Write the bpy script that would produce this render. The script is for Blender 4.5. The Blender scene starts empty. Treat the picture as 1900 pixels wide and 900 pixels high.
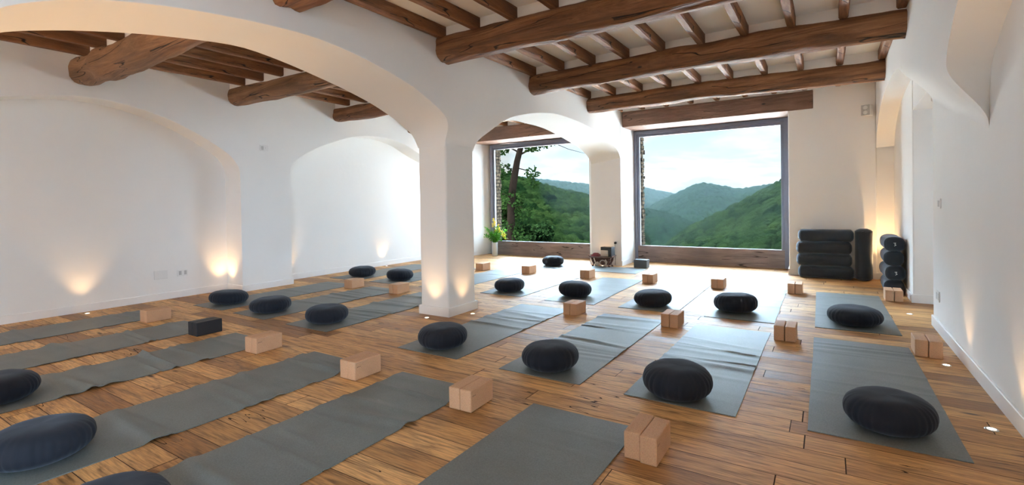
import bpy, bmesh, math, random
import numpy as np
from mathutils import Vector, Matrix, noise

# ------------------------------------------------------------------ camera, world, light, exposure
sc = bpy.context.scene
C = sc.collection
CAM_H = 1.14
cam_d = bpy.data.cameras.new('camera'); cam = bpy.data.objects.new('camera', cam_d); C.objects.link(cam)
cam_d.sensor_fit = 'HORIZONTAL'; cam_d.sensor_width = 36.0; cam_d.lens = 915.0 / 1900 * 36
cam_d.shift_y = (388.5 - 450) / 1900
cam_d.clip_start = 0.05; cam_d.clip_end = 6000
cam.matrix_world = Matrix(((0.8420188, 0.0068755, 0.5394043, 0), (0.5391730, 0.0212056, -0.8419280, 0),
                           (-0.0172271, 0.9997515, 0.0141484, CAM_H), (0, 0, 0, 1)))
sc.camera = cam
sc.view_settings.view_transform = 'Standard'; sc.view_settings.look = 'None'
sc.view_settings.gamma = 1.0; sc.view_settings.use_curve_mapping = False
sc.view_settings.exposure = 1.5
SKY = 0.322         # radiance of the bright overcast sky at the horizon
BAND_FILL = 41.0       # how much brighter an added sky band above the view is, lighting the room
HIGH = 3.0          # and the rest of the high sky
SIDE_FILL = 22.5        # how much brighter unseen sky at the sides is made, to light the room
LAMP = 4.5          # watts of one floor uplight
sc.cycles.max_bounces = 12; sc.cycles.diffuse_bounces = 8; sc.cycles.glossy_bounces = 4
sc.cycles.transparent_max_bounces = 12; sc.cycles.transmission_bounces = 6
sc.cycles.sample_clamp_indirect = 6.0
sc.cycles.caustics_reflective = False; sc.cycles.caustics_refractive = False
sc.cycles.volume_bounces = 0
sc.cycles.sample_clamp_direct = 12.0

class NT:
    """tiny helper around a node tree"""
    def __init__(s, tree): s.t = tree; s.n = tree.nodes; s.n.clear()
    def node(s, typ, **kw):
        n = s.n.new(typ)
        for k, v in kw.items():
            if k == 'ins':
                for i, val in v.items():
                    if isinstance(val, bpy.types.NodeSocket): s.t.links.new(val, n.inputs[i])
                    else: n.inputs[i].default_value = val
            else: setattr(n, k, v)
        return n
    def math(s, op, a, b=0.0, c=0.0, clamp=False):
        n = s.node('ShaderNodeMath', operation=op, ins={0: a, 1: b, 2: c}); n.use_clamp = clamp; return n.outputs[0]
    def mix(s, f, a, b, mode='MIX'):
        n = s.node('ShaderNodeMix', data_type='RGBA', blend_type=mode, ins={0: f, 6: a, 7: b}); return n.outputs[2]
    def ramp(s, f, stops, interp='LINEAR'):
        n = s.node('ShaderNodeValToRGB', ins={0: f}); cr = n.color_ramp; cr.interpolation = interp
        while len(cr.elements) < len(stops): cr.elements.new(0.5)
        for e, (p, c) in zip(cr.elements, stops): e.position = p; e.color = c if len(c) == 4 else (*c, 1)
        return n.outputs[0]
    def mapr(s, v, a, b, c=0.0, d=1.0, smooth=True):
        n = s.node('ShaderNodeMapRange', ins={0: v, 1: a, 2: b, 3: c, 4: d})
        if smooth: n.interpolation_type = 'SMOOTHSTEP'
        return n.outputs[0]
    def noise(s, vec, scale, detail=4, rough=0.55, dist=0.0):
        return s.node('ShaderNodeTexNoise', ins={'Vector': vec, 'Scale': scale, 'Detail': detail, 'Roughness': rough, 'Distortion': dist})
    def vmul(s, v, sc_): return s.node('ShaderNodeVectorMath', operation='MULTIPLY', ins={0: v, 1: sc_}).outputs[0]
    def xyz(s, v): return s.node('ShaderNodeSeparateXYZ', ins={0: v}).outputs
    def comb(s, x, y, z): return s.node('ShaderNodeCombineXYZ', ins={0: x, 1: y, 2: z}).outputs[0]
    def link(s, a, b): s.t.links.new(a, b)

w = bpy.data.worlds.new('sky'); sc.world = w; w.use_nodes = True
t = NT(w.node_tree)
tc = t.node('ShaderNodeTexCoord').outputs['Generated']
X, Y, Z = t.xyz(tc)
zc = t.math('MAXIMUM', Z, 0.0)
cl = t.noise(t.comb(t.math('DIVIDE', X, t.math('ADD', zc, 0.22)), t.math('DIVIDE', Y, t.math('ADD', zc, 0.22)), t.math('MULTIPLY', Z, 2.0)), 1.7, 7, 0.6, 0.3).outputs[0]
skycol = t.mix(t.mapr(cl, 0.40, 0.62), (0.70, 0.84, 0.90, 1), (1.0, 1.0, 1.0, 1))
fill_band = t.math('MULTIPLY', t.math('MULTIPLY', t.mapr(zc, 0.22, 0.40), t.mapr(zc, 0.95, 0.70)), t.math('MULTIPLY', t.mapr(Y, 0.0, 0.45), t.mapr(X, 0.35, -0.35, 0.2, 1.4)))
up = t.math('ADD', t.math('ADD', 1.0, t.math('MULTIPLY', t.mapr(zc, 0.18, 0.50), HIGH)), t.math('MULTIPLY', fill_band, BAND_FILL))
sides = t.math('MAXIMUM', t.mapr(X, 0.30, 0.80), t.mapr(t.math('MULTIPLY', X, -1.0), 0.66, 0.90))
so = t.math('ADD', 1.0, t.math('MULTIPLY', sides, SIDE_FILL))
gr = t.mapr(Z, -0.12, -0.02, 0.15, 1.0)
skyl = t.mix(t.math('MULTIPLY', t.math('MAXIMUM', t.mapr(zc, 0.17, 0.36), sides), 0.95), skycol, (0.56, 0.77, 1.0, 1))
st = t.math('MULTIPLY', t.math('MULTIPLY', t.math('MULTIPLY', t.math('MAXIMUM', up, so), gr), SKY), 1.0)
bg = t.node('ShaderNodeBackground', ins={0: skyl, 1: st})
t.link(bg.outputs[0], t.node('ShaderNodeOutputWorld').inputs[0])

sun_d = bpy.data.lights.new('sun', 'SUN'); sun_d.energy = 36.0; sun_d.angle = math.radians(6); sun_d.color = (0.95, 0.975, 1.0)
sun = bpy.data.objects.new('sun', sun_d); C.objects.link(sun)
sun.rotation_euler = Vector((-0.30, -0.20, 0.93)).to_track_quat('Z', 'Y').to_euler()
def portal(name, loc, rot, sx, sy):
    d = bpy.data.lights.new(name, 'AREA'); d.shape = 'RECTANGLE'; d.size = sx; d.size_y = sy; d.cycles.is_portal = True
    o = bpy.data.objects.new(name, d); C.objects.link(o); o.location = loc; o.rotation_euler = rot; return o
portal('sky_portal', (-1.78, 9.08, 1.30), (math.radians(-90), 0, 0), 2.4, 2.05)
portal('sky_portal', (-5.05, 9.08, 1.30), (math.radians(-90), 0, 0), 2.4, 2.05)
portal('sky_portal', (0.97, -1.85, 1.2), (0, math.radians(90), 0), 2.3, 2.5)
portal('sky_portal', (1.92, 5.74, 1.0), (0, math.radians(90), 0), 2.0, 0.22)
portal('sky_portal', (-7.17, -1.85, 1.2), (0, math.radians(-90), 0), 2.3, 2.5)

# ------------------------------------------------------------------ materials
MATS = {}
def new_mat(name):
    m = bpy.data.materials.new(name); m.use_nodes = True; MATS[name] = m; return m, NT(m.node_tree)
def finish(t, color, rough=0.5, bump=None, bstr=0.3, bdist=0.01, **extra):
    ins = {'Base Color': color, 'Roughness': rough}; ins.update(extra)
    p = t.node('ShaderNodeBsdfPrincipled', ins=ins)
    if bump is not None:
        b = t.node('ShaderNodeBump', ins={'Height': bump, 'Strength': bstr, 'Distance': bdist}); t.link(b.outputs[0], p.inputs['Normal'])
    t.link(p.outputs[0], t.node('ShaderNodeOutputMaterial').inputs[0]); return p
def objc(t): return t.node('ShaderNodeTexCoord').outputs['Object']
def plain(name, col, rough=0.5, nscale=30, namp=0.12, bstr=0.15, **extra):
    m, t = new_mat(name); c = objc(t); n = t.noise(c, nscale, 3).outputs[0]
    dark = tuple(x * (1 - namp) for x in col); lite = tuple(min(1, x * (1 + namp)) for x in col)
    finish(t, t.mix(n, (*dark, 1), (*lite, 1)), rough, n, bstr, 0.003, **extra); return m

m, t = new_mat('plaster'); c = objc(t)
n1 = t.noise(c, 1.3, 4).outputs[0]; n2 = t.noise(c, 14, 5, 0.6).outputs[0]
finish(t, t.mix(n1, (0.80, 0.80, 0.79, 1), (0.87, 0.865, 0.85, 1)), 0.75,
       t.math('ADD', t.math('MULTIPLY', n1, 3.0), t.math('MULTIPLY', n2, 0.25)), 0.22, 0.02)
plain('white_paint', (0.84, 0.84, 0.84), 0.42, 8, 0.02, 0.02)
plain('ceiling_paint', (0.88, 0.865, 0.84), 0.8, 3, 0.05, 0.2)

# floor: oak boards along X
m, t = new_mat('oak_floor'); c = objc(t); x, y, z = t.xyz(c)
wob = t.math('MULTIPLY', t.noise(t.comb(t.math('MULTIPLY', x, 0.5), t.math('MULTIPLY', y, 0.5), 0.0), 1.0, 1).outputs[0], 0.02)
yy = t.math('DIVIDE', t.math('ADD', y, wob), 0.152); row = t.math('FLOOR', yy); fy = t.math('SUBTRACT', yy, row)
rr = t.node('ShaderNodeTexWhiteNoise', noise_dimensions='1D', ins={'W': row}).outputs[0]
xx = t.math('DIVIDE', t.math('ADD', x, t.math('MULTIPLY', rr, 7.0)), t.math('ADD', 1.15, t.math('MULTIPLY', rr, 0.9)))
col_ = t.math('FLOOR', xx); fx = t.math('SUBTRACT', xx, col_)
idv = t.comb(row, col_, 0.0)
wn = t.node('ShaderNodeTexWhiteNoise', noise_dimensions='2D', ins={'Vector': idv})
rid = wn.outputs[0]
shift = t.vmul(wn.outputs[1], (31.0, 17.0, 9.0))
gv = t.node('ShaderNodeVectorMath', operation='ADD', ins={0: t.vmul(c, (1.6, 13.0, 1.0)), 1: shift}).outputs[0]
g1 = t.noise(gv, 1.5, 6, 0.62, 1.6).outputs[0]
gf = t.noise(t.node('ShaderNodeVectorMath', operation='ADD', ins={0: t.vmul(c, (7.0, 130.0, 1.0)), 1: shift}).outputs[0], 1.0, 3, 0.6, 0.3).outputs[0]
knot = t.node('ShaderNodeTexVoronoi', ins={'Vector': t.node('ShaderNodeVectorMath', operation='ADD', ins={0: t.vmul(c, (1.0, 3.2, 1.0)), 1: shift}).outputs[0], 'Scale': 1.5}).outputs[0]
base = t.ramp(rid, [(0.0, (0.30, 0.145, 0.052)), (0.25, (0.45, 0.24, 0.092)), (0.5, (0.60, 0.34, 0.14)), (0.8, (0.70, 0.42, 0.185)), (1.0, (0.50, 0.275, 0.11))])
grain = t.ramp(g1, [(0.30, (0.38, 0.34, 0.30)), (0.48, (0.94, 0.93, 0.92)), (0.60, (1.10, 1.08, 1.04)), (0.75, (0.80, 0.78, 0.75))])
colr = t.mix(1.0, base, grain, 'MULTIPLY')
colr = t.mix(1.0, colr, t.ramp(gf, [(0.3, (0.58, 0.55, 0.52)), (0.6, (1.12, 1.12, 1.12))]), 'MULTIPLY')
colr = t.mix(t.mapr(knot, 0.10, 0.02), colr, (0.045, 0.022, 0.010, 1))
crk = t.noise(t.node('ShaderNodeVectorMath', operation='ADD', ins={0: t.vmul(c, (0.6, 8.0, 1.0)), 1: shift}).outputs[0], 1.3, 2, 0.5, 0.4).outputs[0]
crack = t.math('MULTIPLY', t.math('LESS_THAN', t.math('ABSOLUTE', t.math('SUBTRACT', crk, 0.5)), 0.0035), t.math('GREATER_THAN', t.noise(c, 1.1, 2).outputs[0], 0.56))
edge_y = t.math('MINIMUM', fy, t.math('SUBTRACT', 1.0, fy)); edge_x = t.math('MINIMUM', fx, t.math('SUBTRACT', 1.0, fx))
gap = t.math('MAXIMUM', t.mapr(edge_y, 0.016, 0.006), t.mapr(edge_x, 0.0020, 0.0008))
gap = t.math('MAXIMUM', gap, crack)
colr = t.mix(gap, colr, (0.025, 0.013, 0.008, 1))
rgh = t.math('ADD', 0.29, t.math('ADD', t.math('MULTIPLY', g1, 0.30), t.math('MULTIPLY', rid, 0.10)))
rgh = t.math('ADD', rgh, t.math('MULTIPLY', gap, 0.4))
hgt = t.math('SUBTRACT', t.math('ADD', t.math('MULTIPLY', g1, 0.45), t.math('ADD', t.math('MULTIPLY', gf, 0.12), t.math('MULTIPLY', rid, 0.2))), t.math('MULTIPLY', gap, 1.0))
finish(t, colr, rgh, hgt, 0.7, 0.005, **{'Specular IOR Level': 0.27})

def wood(name, c1, c2, c3, axis=0, rough=0.6, fine=1.0, bs=0.6):
    m, t = new_mat(name); c = objc(t)
    s1 = [9.0, 9.0, 9.0]; s1[axis] = 0.9; s2 = [60.0, 60.0, 60.0]; s2[axis] = 4.0
    a = t.noise(t.vmul(c, tuple(s1)), 1.0 * fine, 6, 0.65, 1.2).outputs[0]
    b = t.noise(t.vmul(c, tuple(s2)), 1.0, 3, 0.6, 0.4).outputs[0]
    big = t.noise(c, 1.4, 3).outputs[0]
    col = t.ramp(a, [(0.28, c1), (0.5, c2), (0.70, c3)])
    col = t.mix(1.0, col, t.ramp(big, [(0.3, (0.7, 0.68, 0.66)), (0.65, (1.12, 1.1, 1.08))]), 'MULTIPLY')
    s3 = [5.5, 5.5, 5.5]; s3[axis] = 0.55
    ck = t.noise(t.vmul(c, tuple(s3)), 1.2, 2, 0.5, 0.6).outputs[0]
    crack = t.math('MULTIPLY', t.mapr(t.math('ABSOLUTE', t.math('SUBTRACT', ck, 0.5)), 0.010, 0.002), t.math('GREATER_THAN', big, 0.5))
    kn = t.node('ShaderNodeTexVoronoi', ins={'Vector': t.vmul(c, tuple(3.2 if i != axis else 1.5 for i in range(3))), 'Scale': 1.0}).outputs[0]
    col = t.mix(t.math('MAXIMUM', crack, t.mapr(kn, 0.06, 0.02)), col, (0.02, 0.010, 0.005, 1))
    h = t.math('SUBTRACT', t.math('ADD', a, t.math('MULTIPLY', b, 0.5)), crack)
    finish(t, col, rough, h, min(1.0, bs*1.5), 0.015); return m
wood('beam_wood', (0.070, 0.028, 0.011), (0.22, 0.094, 0.037), (0.40, 0.195, 0.085), 0, 0.62)
wood('old_log_wood', (0.11, 0.052, 0.024), (0.25, 0.128, 0.058), (0.38, 0.21, 0.105), 0, 0.62)
wood('joist_wood', (0.095, 0.040, 0.016), (0.25, 0.108, 0.043), (0.42, 0.21, 0.092), 1, 0.65)
wood('lintel_wood', (0.095, 0.046, 0.028), (0.18, 0.09, 0.055), (0.25, 0.14, 0.09), 0, 0.6, 1.3)
wood('panel_wood', (0.15, 0.110, 0.10), (0.21, 0.16, 0.145), (0.27, 0.21, 0.19), 0, 0.4, 1.4, 0.2)
wood('carved_wood', (0.05, 0.02, 0.012), (0.13, 0.055, 0.035), (0.24, 0.13, 0.085), 0, 0.45, 2.0)
plain('window_paint', (0.165, 0.18, 0.24), 0.36, 20, 0.05, 0.03)
plain('window_bead', (0.20, 0.20, 0.22), 0.4, 20, 0.05, 0.03)

m, t = new_mat('glass')
gl = t.node('ShaderNodeBsdfGlossy', ins={'Color': (0.10, 0.10, 0.10, 1), 'Roughness': 0.02}); tr = t.node('ShaderNodeBsdfTransparent', ins={0: (0.97, 0.985, 0.98, 1)})
fr = t.node('ShaderNodeFresnel', ins={0: 1.12}).outputs[0]
mx = t.node('ShaderNodeMixShader', ins={0: fr, 1: tr.outputs[0], 2: gl.outputs[0]})
t.link(mx.outputs[0], t.node('ShaderNodeOutputMaterial').inputs[0])

m, t = new_mat('mat_rubber'); c = objc(t)
sp = t.noise(c, 150, 3, 0.8).outputs[0]; big = t.noise(c, 3.0, 3).outputs[0]
col = t.mix(sp, (0.060, 0.070, 0.068, 1), (0.225, 0.252, 0.250, 1))
col = t.mix(1.0, col, t.ramp(big, [(0.3, (0.88, 0.88, 0.88)), (0.7, (1.08, 1.08, 1.08))]), 'MULTIPLY')
finish(t, col, 0.50, sp, 0.45, 0.002, **{'Specular IOR Level': 0.62})

def fabric(name, c1, c2, sheen=0.5):
    m, t = new_mat(name); c = objc(t)
    a = t.noise(c, 420, 2, 0.6).outputs[0]; b = t.noise(c, 9, 4).outputs[0]
    lint = t.math('GREATER_THAN', t.noise(c, 120, 1).outputs[0], 0.80)
    col = t.mix(b, (*c1, 1), (*c2, 1)); col = t.mix(t.math('MULTIPLY', lint, 0.25), col, (0.2, 0.2, 0.22, 1))
    finish(t, col, 0.85, a, 0.25, 0.001, **{'Sheen Weight': sheen, 'Sheen Roughness': 0.45, 'Sheen Tint': (0.75, 0.85, 1, 1), 'Specular IOR Level': 0.25})
fabric('navy_cotton', (0.0100, 0.0122, 0.0185), (0.017, 0.0205, 0.030), 0.14)
fabric('bolster_cotton', (0.022, 0.028, 0.037), (0.034, 0.043, 0.056), 0.4)

m, t = new_mat('cork'); c = objc(t)
a = t.node('ShaderNodeTexVoronoi', ins={'Vector': c, 'Scale': 330.0}).outputs['Color']; b = t.noise(c, 190, 3, 0.7).outputs[0]; b2 = t.noise(c, 7, 2).outputs[0]
col = t.ramp(b, [(0.30, (0.40, 0.215, 0.115)), (0.45, (0.54, 0.32, 0.185)), (0.70, (0.61, 0.38, 0.23))])
col = t.mix(0.07, col, a, 'SOFT_LIGHT'); col = t.mix(1.0, col, t.ramp(b2, [(0.3, (0.94, 0.93, 0.92)), (0.7, (1.04, 1.03, 1.02))]), 'MULTIPLY')
finish(t, col, 0.72, b, 0.25, 0.001)
plain('black_foam', (0.016, 0.017, 0.021), 0.55, 200, 0.3, 0.2)
plain('slate_foam', (0.085, 0.10, 0.11), 0.55, 200, 0.2, 0.2)
plain('cork_print', (0.10, 0.055, 0.035), 0.7)
plain('white_plastic', (0.78, 0.78, 0.77), 0.3, 10, 0.02, 0.01)
plain('grey_plastic', (0.50, 0.50, 0.50), 0.35, 10, 0.05, 0.01)
plain('dark_plastic', (0.018, 0.022, 0.026), 0.35, 40, 0.1, 0.02)
plain('beige_plastic', (0.55, 0.47, 0.38), 0.45, 40, 0.05, 0.02)
plain('brushed_steel', (0.55, 0.56, 0.57), 0.35, 30, 0.05, 0.02, Metallic=0.85)
plain('vase_glaze', (0.48, 0.50, 0.50), 0.3, 20, 0.05, 0.03)
plain('red_cloth', (0.20, 0.035, 0.035), 0.8, 60, 0.5, 0.3)
plain('white_tag', (0.8, 0.8, 0.8), 0.5)
plain('petal_yellow', (0.80, 0.62, 0.02), 0.55, 60, 0.15)
plain('petal_pale', (0.72, 0.74, 0.42), 0.55, 60, 0.15)
plain('bark', (0.0042, 0.0030, 0.0023), 0.9, 25, 0.5, 0.8, **{'Specular IOR Level': 0.0})
plain('field_grass', (0.008, 0.016, 0.005), 0.9, 3, 0.4, 0.3, **{'Specular IOR Level': 0.0})
plain('pale_bounce', (0.82, 0.82, 0.80), 0.9, 3, 0.08)
plain('dark_void', (0.03, 0.028, 0.025), 0.9)
def leafm(name, col, tr=0.35):
    m, t = new_mat(name); c = objc(t); n = t.noise(c, 2.5, 2).outputs[0]
    cc = t.mix(n, (col[0]*0.6, col[1]*0.65, col[2]*0.6, 1), (col[0]*1.35, col[1]*1.3, col[2]*1.2, 1))
    d = t.node('ShaderNodeBsdfDiffuse', ins={0: cc}); tl = t.node('ShaderNodeBsdfTranslucent', ins={0: cc})
    mx = t.node('ShaderNodeMixShader', ins={0: tr, 1: d.outputs[0], 2: tl.outputs[0]}); t.link(mx.outputs[0], t.node('ShaderNodeOutputMaterial').inputs[0])
leafm('leaf_tree', (0.0048, 0.0105, 0.003), 0.25); leafm('leaf_bush', (0.0045, 0.0100, 0.0036), 0.25); leafm('leaf_light', (0.010, 0.019, 0.005), 0.25); leafm('leaf_bouquet', (0.09, 0.30, 0.04))
def forest(name, col1, col2, bs):
    m, t = new_mat(name); c = objc(t)
    v = t.node('ShaderNodeTexVoronoi', ins={'Vector': c, 'Scale': 0.12}).outputs['Color']
    vx = t.xyz(v)[0]; b = t.noise(c, 0.9, 5, 0.7).outputs[0]; g = t.noise(c, 0.012, 4).outputs[0]
    col = t.mix(vx, (*col1, 1), (*col2, 1)); col = t.mix(1.0, col, t.ramp(b, [(0.3, (0.5, 0.5, 0.5)), (0.65, (1.25, 1.25, 1.2))]), 'MULTIPLY')
    col = t.mix(1.0, col, t.ramp(g, [(0.35, (0.8, 0.85, 0.9)), (0.65, (1.2, 1.15, 1.0))]), 'MULTIPLY')
    finish(t, col, 0.95, b, bs, 2.0, **{'Specular IOR Level': 0.0})
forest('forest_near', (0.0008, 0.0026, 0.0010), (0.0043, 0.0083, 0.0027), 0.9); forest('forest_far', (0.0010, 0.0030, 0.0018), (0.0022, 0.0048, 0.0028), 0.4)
m, t = new_mat('outer_stone'); c = objc(t); x, y, z = t.xyz(c)
br = t.node('ShaderNodeTexBrick', ins={'Vector': t.comb(t.math('ADD', y, x), z, 0.0), 'Color1': (0.080, 0.062, 0.043, 1), 'Color2': (0.048, 0.037, 0.027, 1), 'Mortar': (0.025, 0.021, 0.017, 1), 'Scale': 1.0, 'Mortar Size': 0.012, 'Brick Width': 0.16, 'Row Height': 0.075})
br.offset = 0.37; n = t.noise(c, 22, 5).outputs[0]
finish(t, t.mix(1.0, br.outputs[0], t.ramp(n, [(0.3, (0.6, 0.6, 0.6)), (0.7, (1.4, 1.35, 1.3))]), 'MULTIPLY'), 0.9, t.math('ADD', n, t.math('MULTIPLY', br.outputs[1], -1.0)), 0.8, 0.02, **{'Specular IOR Level': 0.0})
m, t = new_mat('lamp_glow')
em = t.node('ShaderNodeEmission', ins={0: (1.0, 0.80, 0.55, 1), 1: 6.0}); t.link(em.outputs[0], t.node('ShaderNodeOutputMaterial').inputs[0])
m, t = new_mat('valley_haze')
vs = t.node('ShaderNodeVolumeScatter', ins={'Color': (0.62, 0.83, 1.0, 1), 'Density': 0.000019, 'Anisotropy': 0.1}); t.link(vs.outputs[0], t.node('ShaderNodeOutputMaterial').inputs[1])

# ------------------------------------------------------------------ mesh helpers
def mesh_obj(name, verts, faces, mat, parent=None, smooth=False, bevel=0, bseg=2, angle=40, mats=None):
    me = bpy.data.meshes.new(name); me.from_pydata([tuple(v) for v in verts], [], faces); me.validate()
    me.materials.append(MATS[mat])
    for mm in (mats or []): me.materials.append(MATS[mm])
    return fin(name, me, parent, smooth, bevel, bseg, angle)
def fin(name, me, parent=None, smooth=False, bevel=0, bseg=2, angle=40, autosmooth=False):
    if smooth:
        for p in me.polygons: p.use_smooth = True
    o = bpy.data.objects.new(name, me); C.objects.link(o)
    if parent is not None: o.parent = parent
    if bevel:
        b = o.modifiers.new('bevel', 'BEVEL'); b.width = bevel; b.segments = bseg; b.limit_method = 'ANGLE'; b.angle_limit = math.radians(angle); b.harden_normals = False
    return o
def bm_obj(name, bm, mat, parent=None, smooth=False, bevel=0, bseg=2, angle=40, recalc=True):
    if recalc: bmesh.ops.recalc_face_normals(bm, faces=bm.faces)
    me = bpy.data.meshes.new(name); bm.to_mesh(me); bm.free(); me.materials.append(MATS[mat])
    return fin(name, me, parent, smooth, bevel, bseg, angle)
def add_box(bm, x0, x1, y0, y1, z0, z1):
    v = [bm.verts.new(p) for p in ((x0,y0,z0),(x1,y0,z0),(x1,y1,z0),(x0,y1,z0),(x0,y0,z1),(x1,y0,z1),(x1,y1,z1),(x0,y1,z1))]
    for f in ((0,3,2,1),(4,5,6,7),(0,1,5,4),(1,2,6,5),(2,3,7,6),(3,0,4,7)): bm.faces.new([v[i] for i in f])
def box_obj(name, b, mat, parent=None, bevel=0.0, bseg=2, loc=None):
    bm = bmesh.new(); add_box(bm, *b); o = bm_obj(name, bm, mat, parent, bevel=bevel, bseg=bseg)
    if loc: o.location = loc
    return o
def add_prism(bm, poly, z0, z1):
    a = [bm.verts.new((x, y, z0)) for x, y in poly]; b = [bm.verts.new((x, y, z1)) for x, y in poly]; n = len(poly)
    bm.faces.new(a[::-1]); bm.faces.new(b)
    for i in range(n): bm.faces.new((a[i], a[(i+1) % n], b[(i+1) % n], b[i]))
def add_tube(bm, pts, radii, n=10, caps=True):
    rings = []; up = Vector((0, 0, 1)); pts = [Vector(p) for p in pts]
    for i, p in enumerate(pts):
        d = (pts[min(i+1, len(pts)-1)] - pts[max(i-1, 0)]).normalized()
        s = d.cross(up)
        if s.length < 1e-3: s = d.cross(Vector((1, 0, 0)))
        s.normalize(); u = s.cross(d); r = radii[i] if isinstance(radii, (list, tuple)) else radii
        rings.append([bm.verts.new(p + s * math.cos(2*math.pi*k/n) * r + u * math.sin(2*math.pi*k/n) * r) for k in range(n)])
    for a, b in zip(rings, rings[1:]):
        for k in range(n): bm.faces.new((a[k], a[(k+1) % n], b[(k+1) % n], b[k]))
    if caps: bm.faces.new(rings[0][::-1]); bm.faces.new(rings[-1])
def add_lathe(bm, prof, n=24, cx=0, cy=0):
    rings = []
    for r, z in prof:
        rings.append([bm.verts.new((cx + r*math.cos(2*math.pi*k/n), cy + r*math.sin(2*math.pi*k/n), z)) for k in range(n)] if r > 1e-5 else [bm.verts.new((cx, cy, z))])
    for a, b in zip(rings, rings[1:]):
        for k in range(n):
            if len(a) == 1 and len(b) == 1: continue
            if len(a) == 1: bm.faces.new((a[0], b[(k+1) % n], b[k]))
            elif len(b) == 1: bm.faces.new((a[k], a[(k+1) % n], b[0]))
            else: bm.faces.new((a[k], a[(k+1) % n], b[(k+1) % n], b[k]))
def interp(tab, y):
    return float(np.interp(y, [a for a, b in tab], [b for a, b in tab]))
def smoother(tab, k=6):
    """resample a polyline of (y, z) through Catmull-Rom"""
    out = []; P = [tab[0]] + list(tab) + [tab[-1]]
    for i in range(1, len(P)-2):
        for j in range(k):
            u = j / k; p0, p1, p2, p3 = P[i-1], P[i], P[i+1], P[i+2]
            out.append(tuple(0.5*((2*p1[d]) + (-p0[d]+p2[d])*u + (2*p0[d]-5*p1[d]+4*p2[d]-p3[d])*u*u + (-p0[d]+3*p1[d]-3*p2[d]+p3[d])*u**3) for d in (0, 1)))
    out.append(tab[-1])
    res = [out[0]]
    for p in out[1:]:
        if p[0] > res[-1][0] + 1e-4: res.append(p)
    return res
def S(t): t = max(0.0, min(1.0, t)); return t*t*(3-2*t)
def empty(name, loc=(0, 0, 0), rotz=0.0):
    o = bpy.data.objects.new(name, None); C.objects.link(o); o.location = loc; o.rotation_euler = (0, 0, rotz); o.empty_display_size = 0.1; return o
def tag(o, label=None, cat=None, group=None, kind=None):
    if label: o['label'] = label
    if cat: o['category'] = cat
    if group: o['group'] = group
    if kind: o['kind'] = kind
    return o
def struct(o, label=None): o['kind'] = 'structure'; return tag(o, label)
def copy_tree(o, parent=None):
    c = o.copy(); C.objects.link(c); c.parent = parent
    for ch in list(o.children): copy_tree(ch, c)
    return c
def wall_strip(bm, cols, top=2.86, nz=10):
    """cols: list of (x_of_z function, y, z_bottom); builds one face sheet"""
    rows = []
    for fx, y, zb in cols:
        rows.append([bm.verts.new((fx(zb + (top - zb) * (k / nz) ** 1.6), y, zb + (top - zb) * (k / nz) ** 1.6)) for k in range(nz + 1)])
    for a, b in zip(rows, rows[1:]):
        for k in range(nz): bm.faces.new((a[k], b[k], b[k+1], a[k+1]))
    return rows
def soffit(bm, A, B, n=6):
    """surface between two equal-length polylines of 3D points"""
    rows = [[bm.verts.new(Vector(a).lerp(Vector(b), k/n)) for k in range(n+1)] for a, b in zip(A, B)]
    for a, b in zip(rows, rows[1:]):
        for k in range(n): bm.faces.new((a[k], a[k+1], b[k+1], b[k]))

# ------------------------------------------------------------------ room shell
bm = bmesh.new(); add_box(bm, -7.3, 1.9, -3.3, 9.05, -0.12, 0.0); struct(bm_obj('floor', bm, 'oak_floor'), 'oak plank floor')
TOP = 2.80
bm = bmesh.new(); add_box(bm, -7.4, 2.0, -3.4, 9.5, TOP, 3.0); struct(bm_obj('ceiling', bm, 'ceiling_paint'))

# arcade wall between the two bays
A1R = [(0.45,1.72),(0.50,1.88),(0.62,2.03),(0.8,2.13),(1.03,2.21),(1.38,2.28),(1.8,2.33),(2.19,2.35),(2.51,2.33),(2.83,2.28),(3.2,2.195),(3.39,2.125),(3.55,2.055),(3.67,1.985),(3.745,1.91),(3.785,1.83),(3.80,1.72)]
A1L = [(0.45,1.75),(0.55,1.90),(0.7,2.04),(0.95,2.13),(1.29,2.21),(1.59,2.26),(1.94,2.30),(2.22,2.28),(2.53,2.23),(2.88,2.16),(3.19,2.08),(3.45,1.985),(3.6,1.91),(3.72,1.84),(3.80,1.72)]
A2R = [(4.25,1.70),(4.32,1.82),(4.42,1.91),(4.56,2.00),(4.82,2.12),(5.21,2.22),(5.6,2.285),(5.98,2.32),(6.5,2.31),(7.0,2.27),(7.6,2.17),(7.95,2.08),(8.15,1.99),(8.25,1.88)]
A2L = [(4.25,1.72),(4.35,1.83),(4.5,1.93),(5,2.13),(5.58,2.24),(5.94,2.25),(6.51,2.24),(7.12,2.16),(7.7,2.06),(8.02,1.96),(8.18,1.88),(8.25,1.80)]
def U(y): return -3.10 + 0.065 * max(0, min(1, (y - 4.2) / 4.0))
def XR(y, z): return U(y) - 0.11 * (1 - max(0, min(1, (y - 4.3) / 3.0))) * S((1.99 - z) / 0.25)
XL = -3.58
bm = bmesh.new()
for R_, L_ in ((A1R, A1L), (A2R, A2L)):
    R_, L_ = smoother(R_, 4), smoother(L_, 4); ys = [a for a, b in R_]
    zr = [b for a, b in R_]; zl = [interp(L_, a) for a in ys]
    wall_strip(bm, [((lambda z, y=y: XR(y, z)), y, z) for y, z in zip(ys, zr)])
    wall_strip(bm, [((lambda z: XL), y, z) for y, z in zip(ys, zl)][::-1])
    soffit(bm, [(XR(y, z), y, z) for y, z in zip(ys, zr)], [(XL, y, z) for y, z in zip(ys, zl)])
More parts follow.
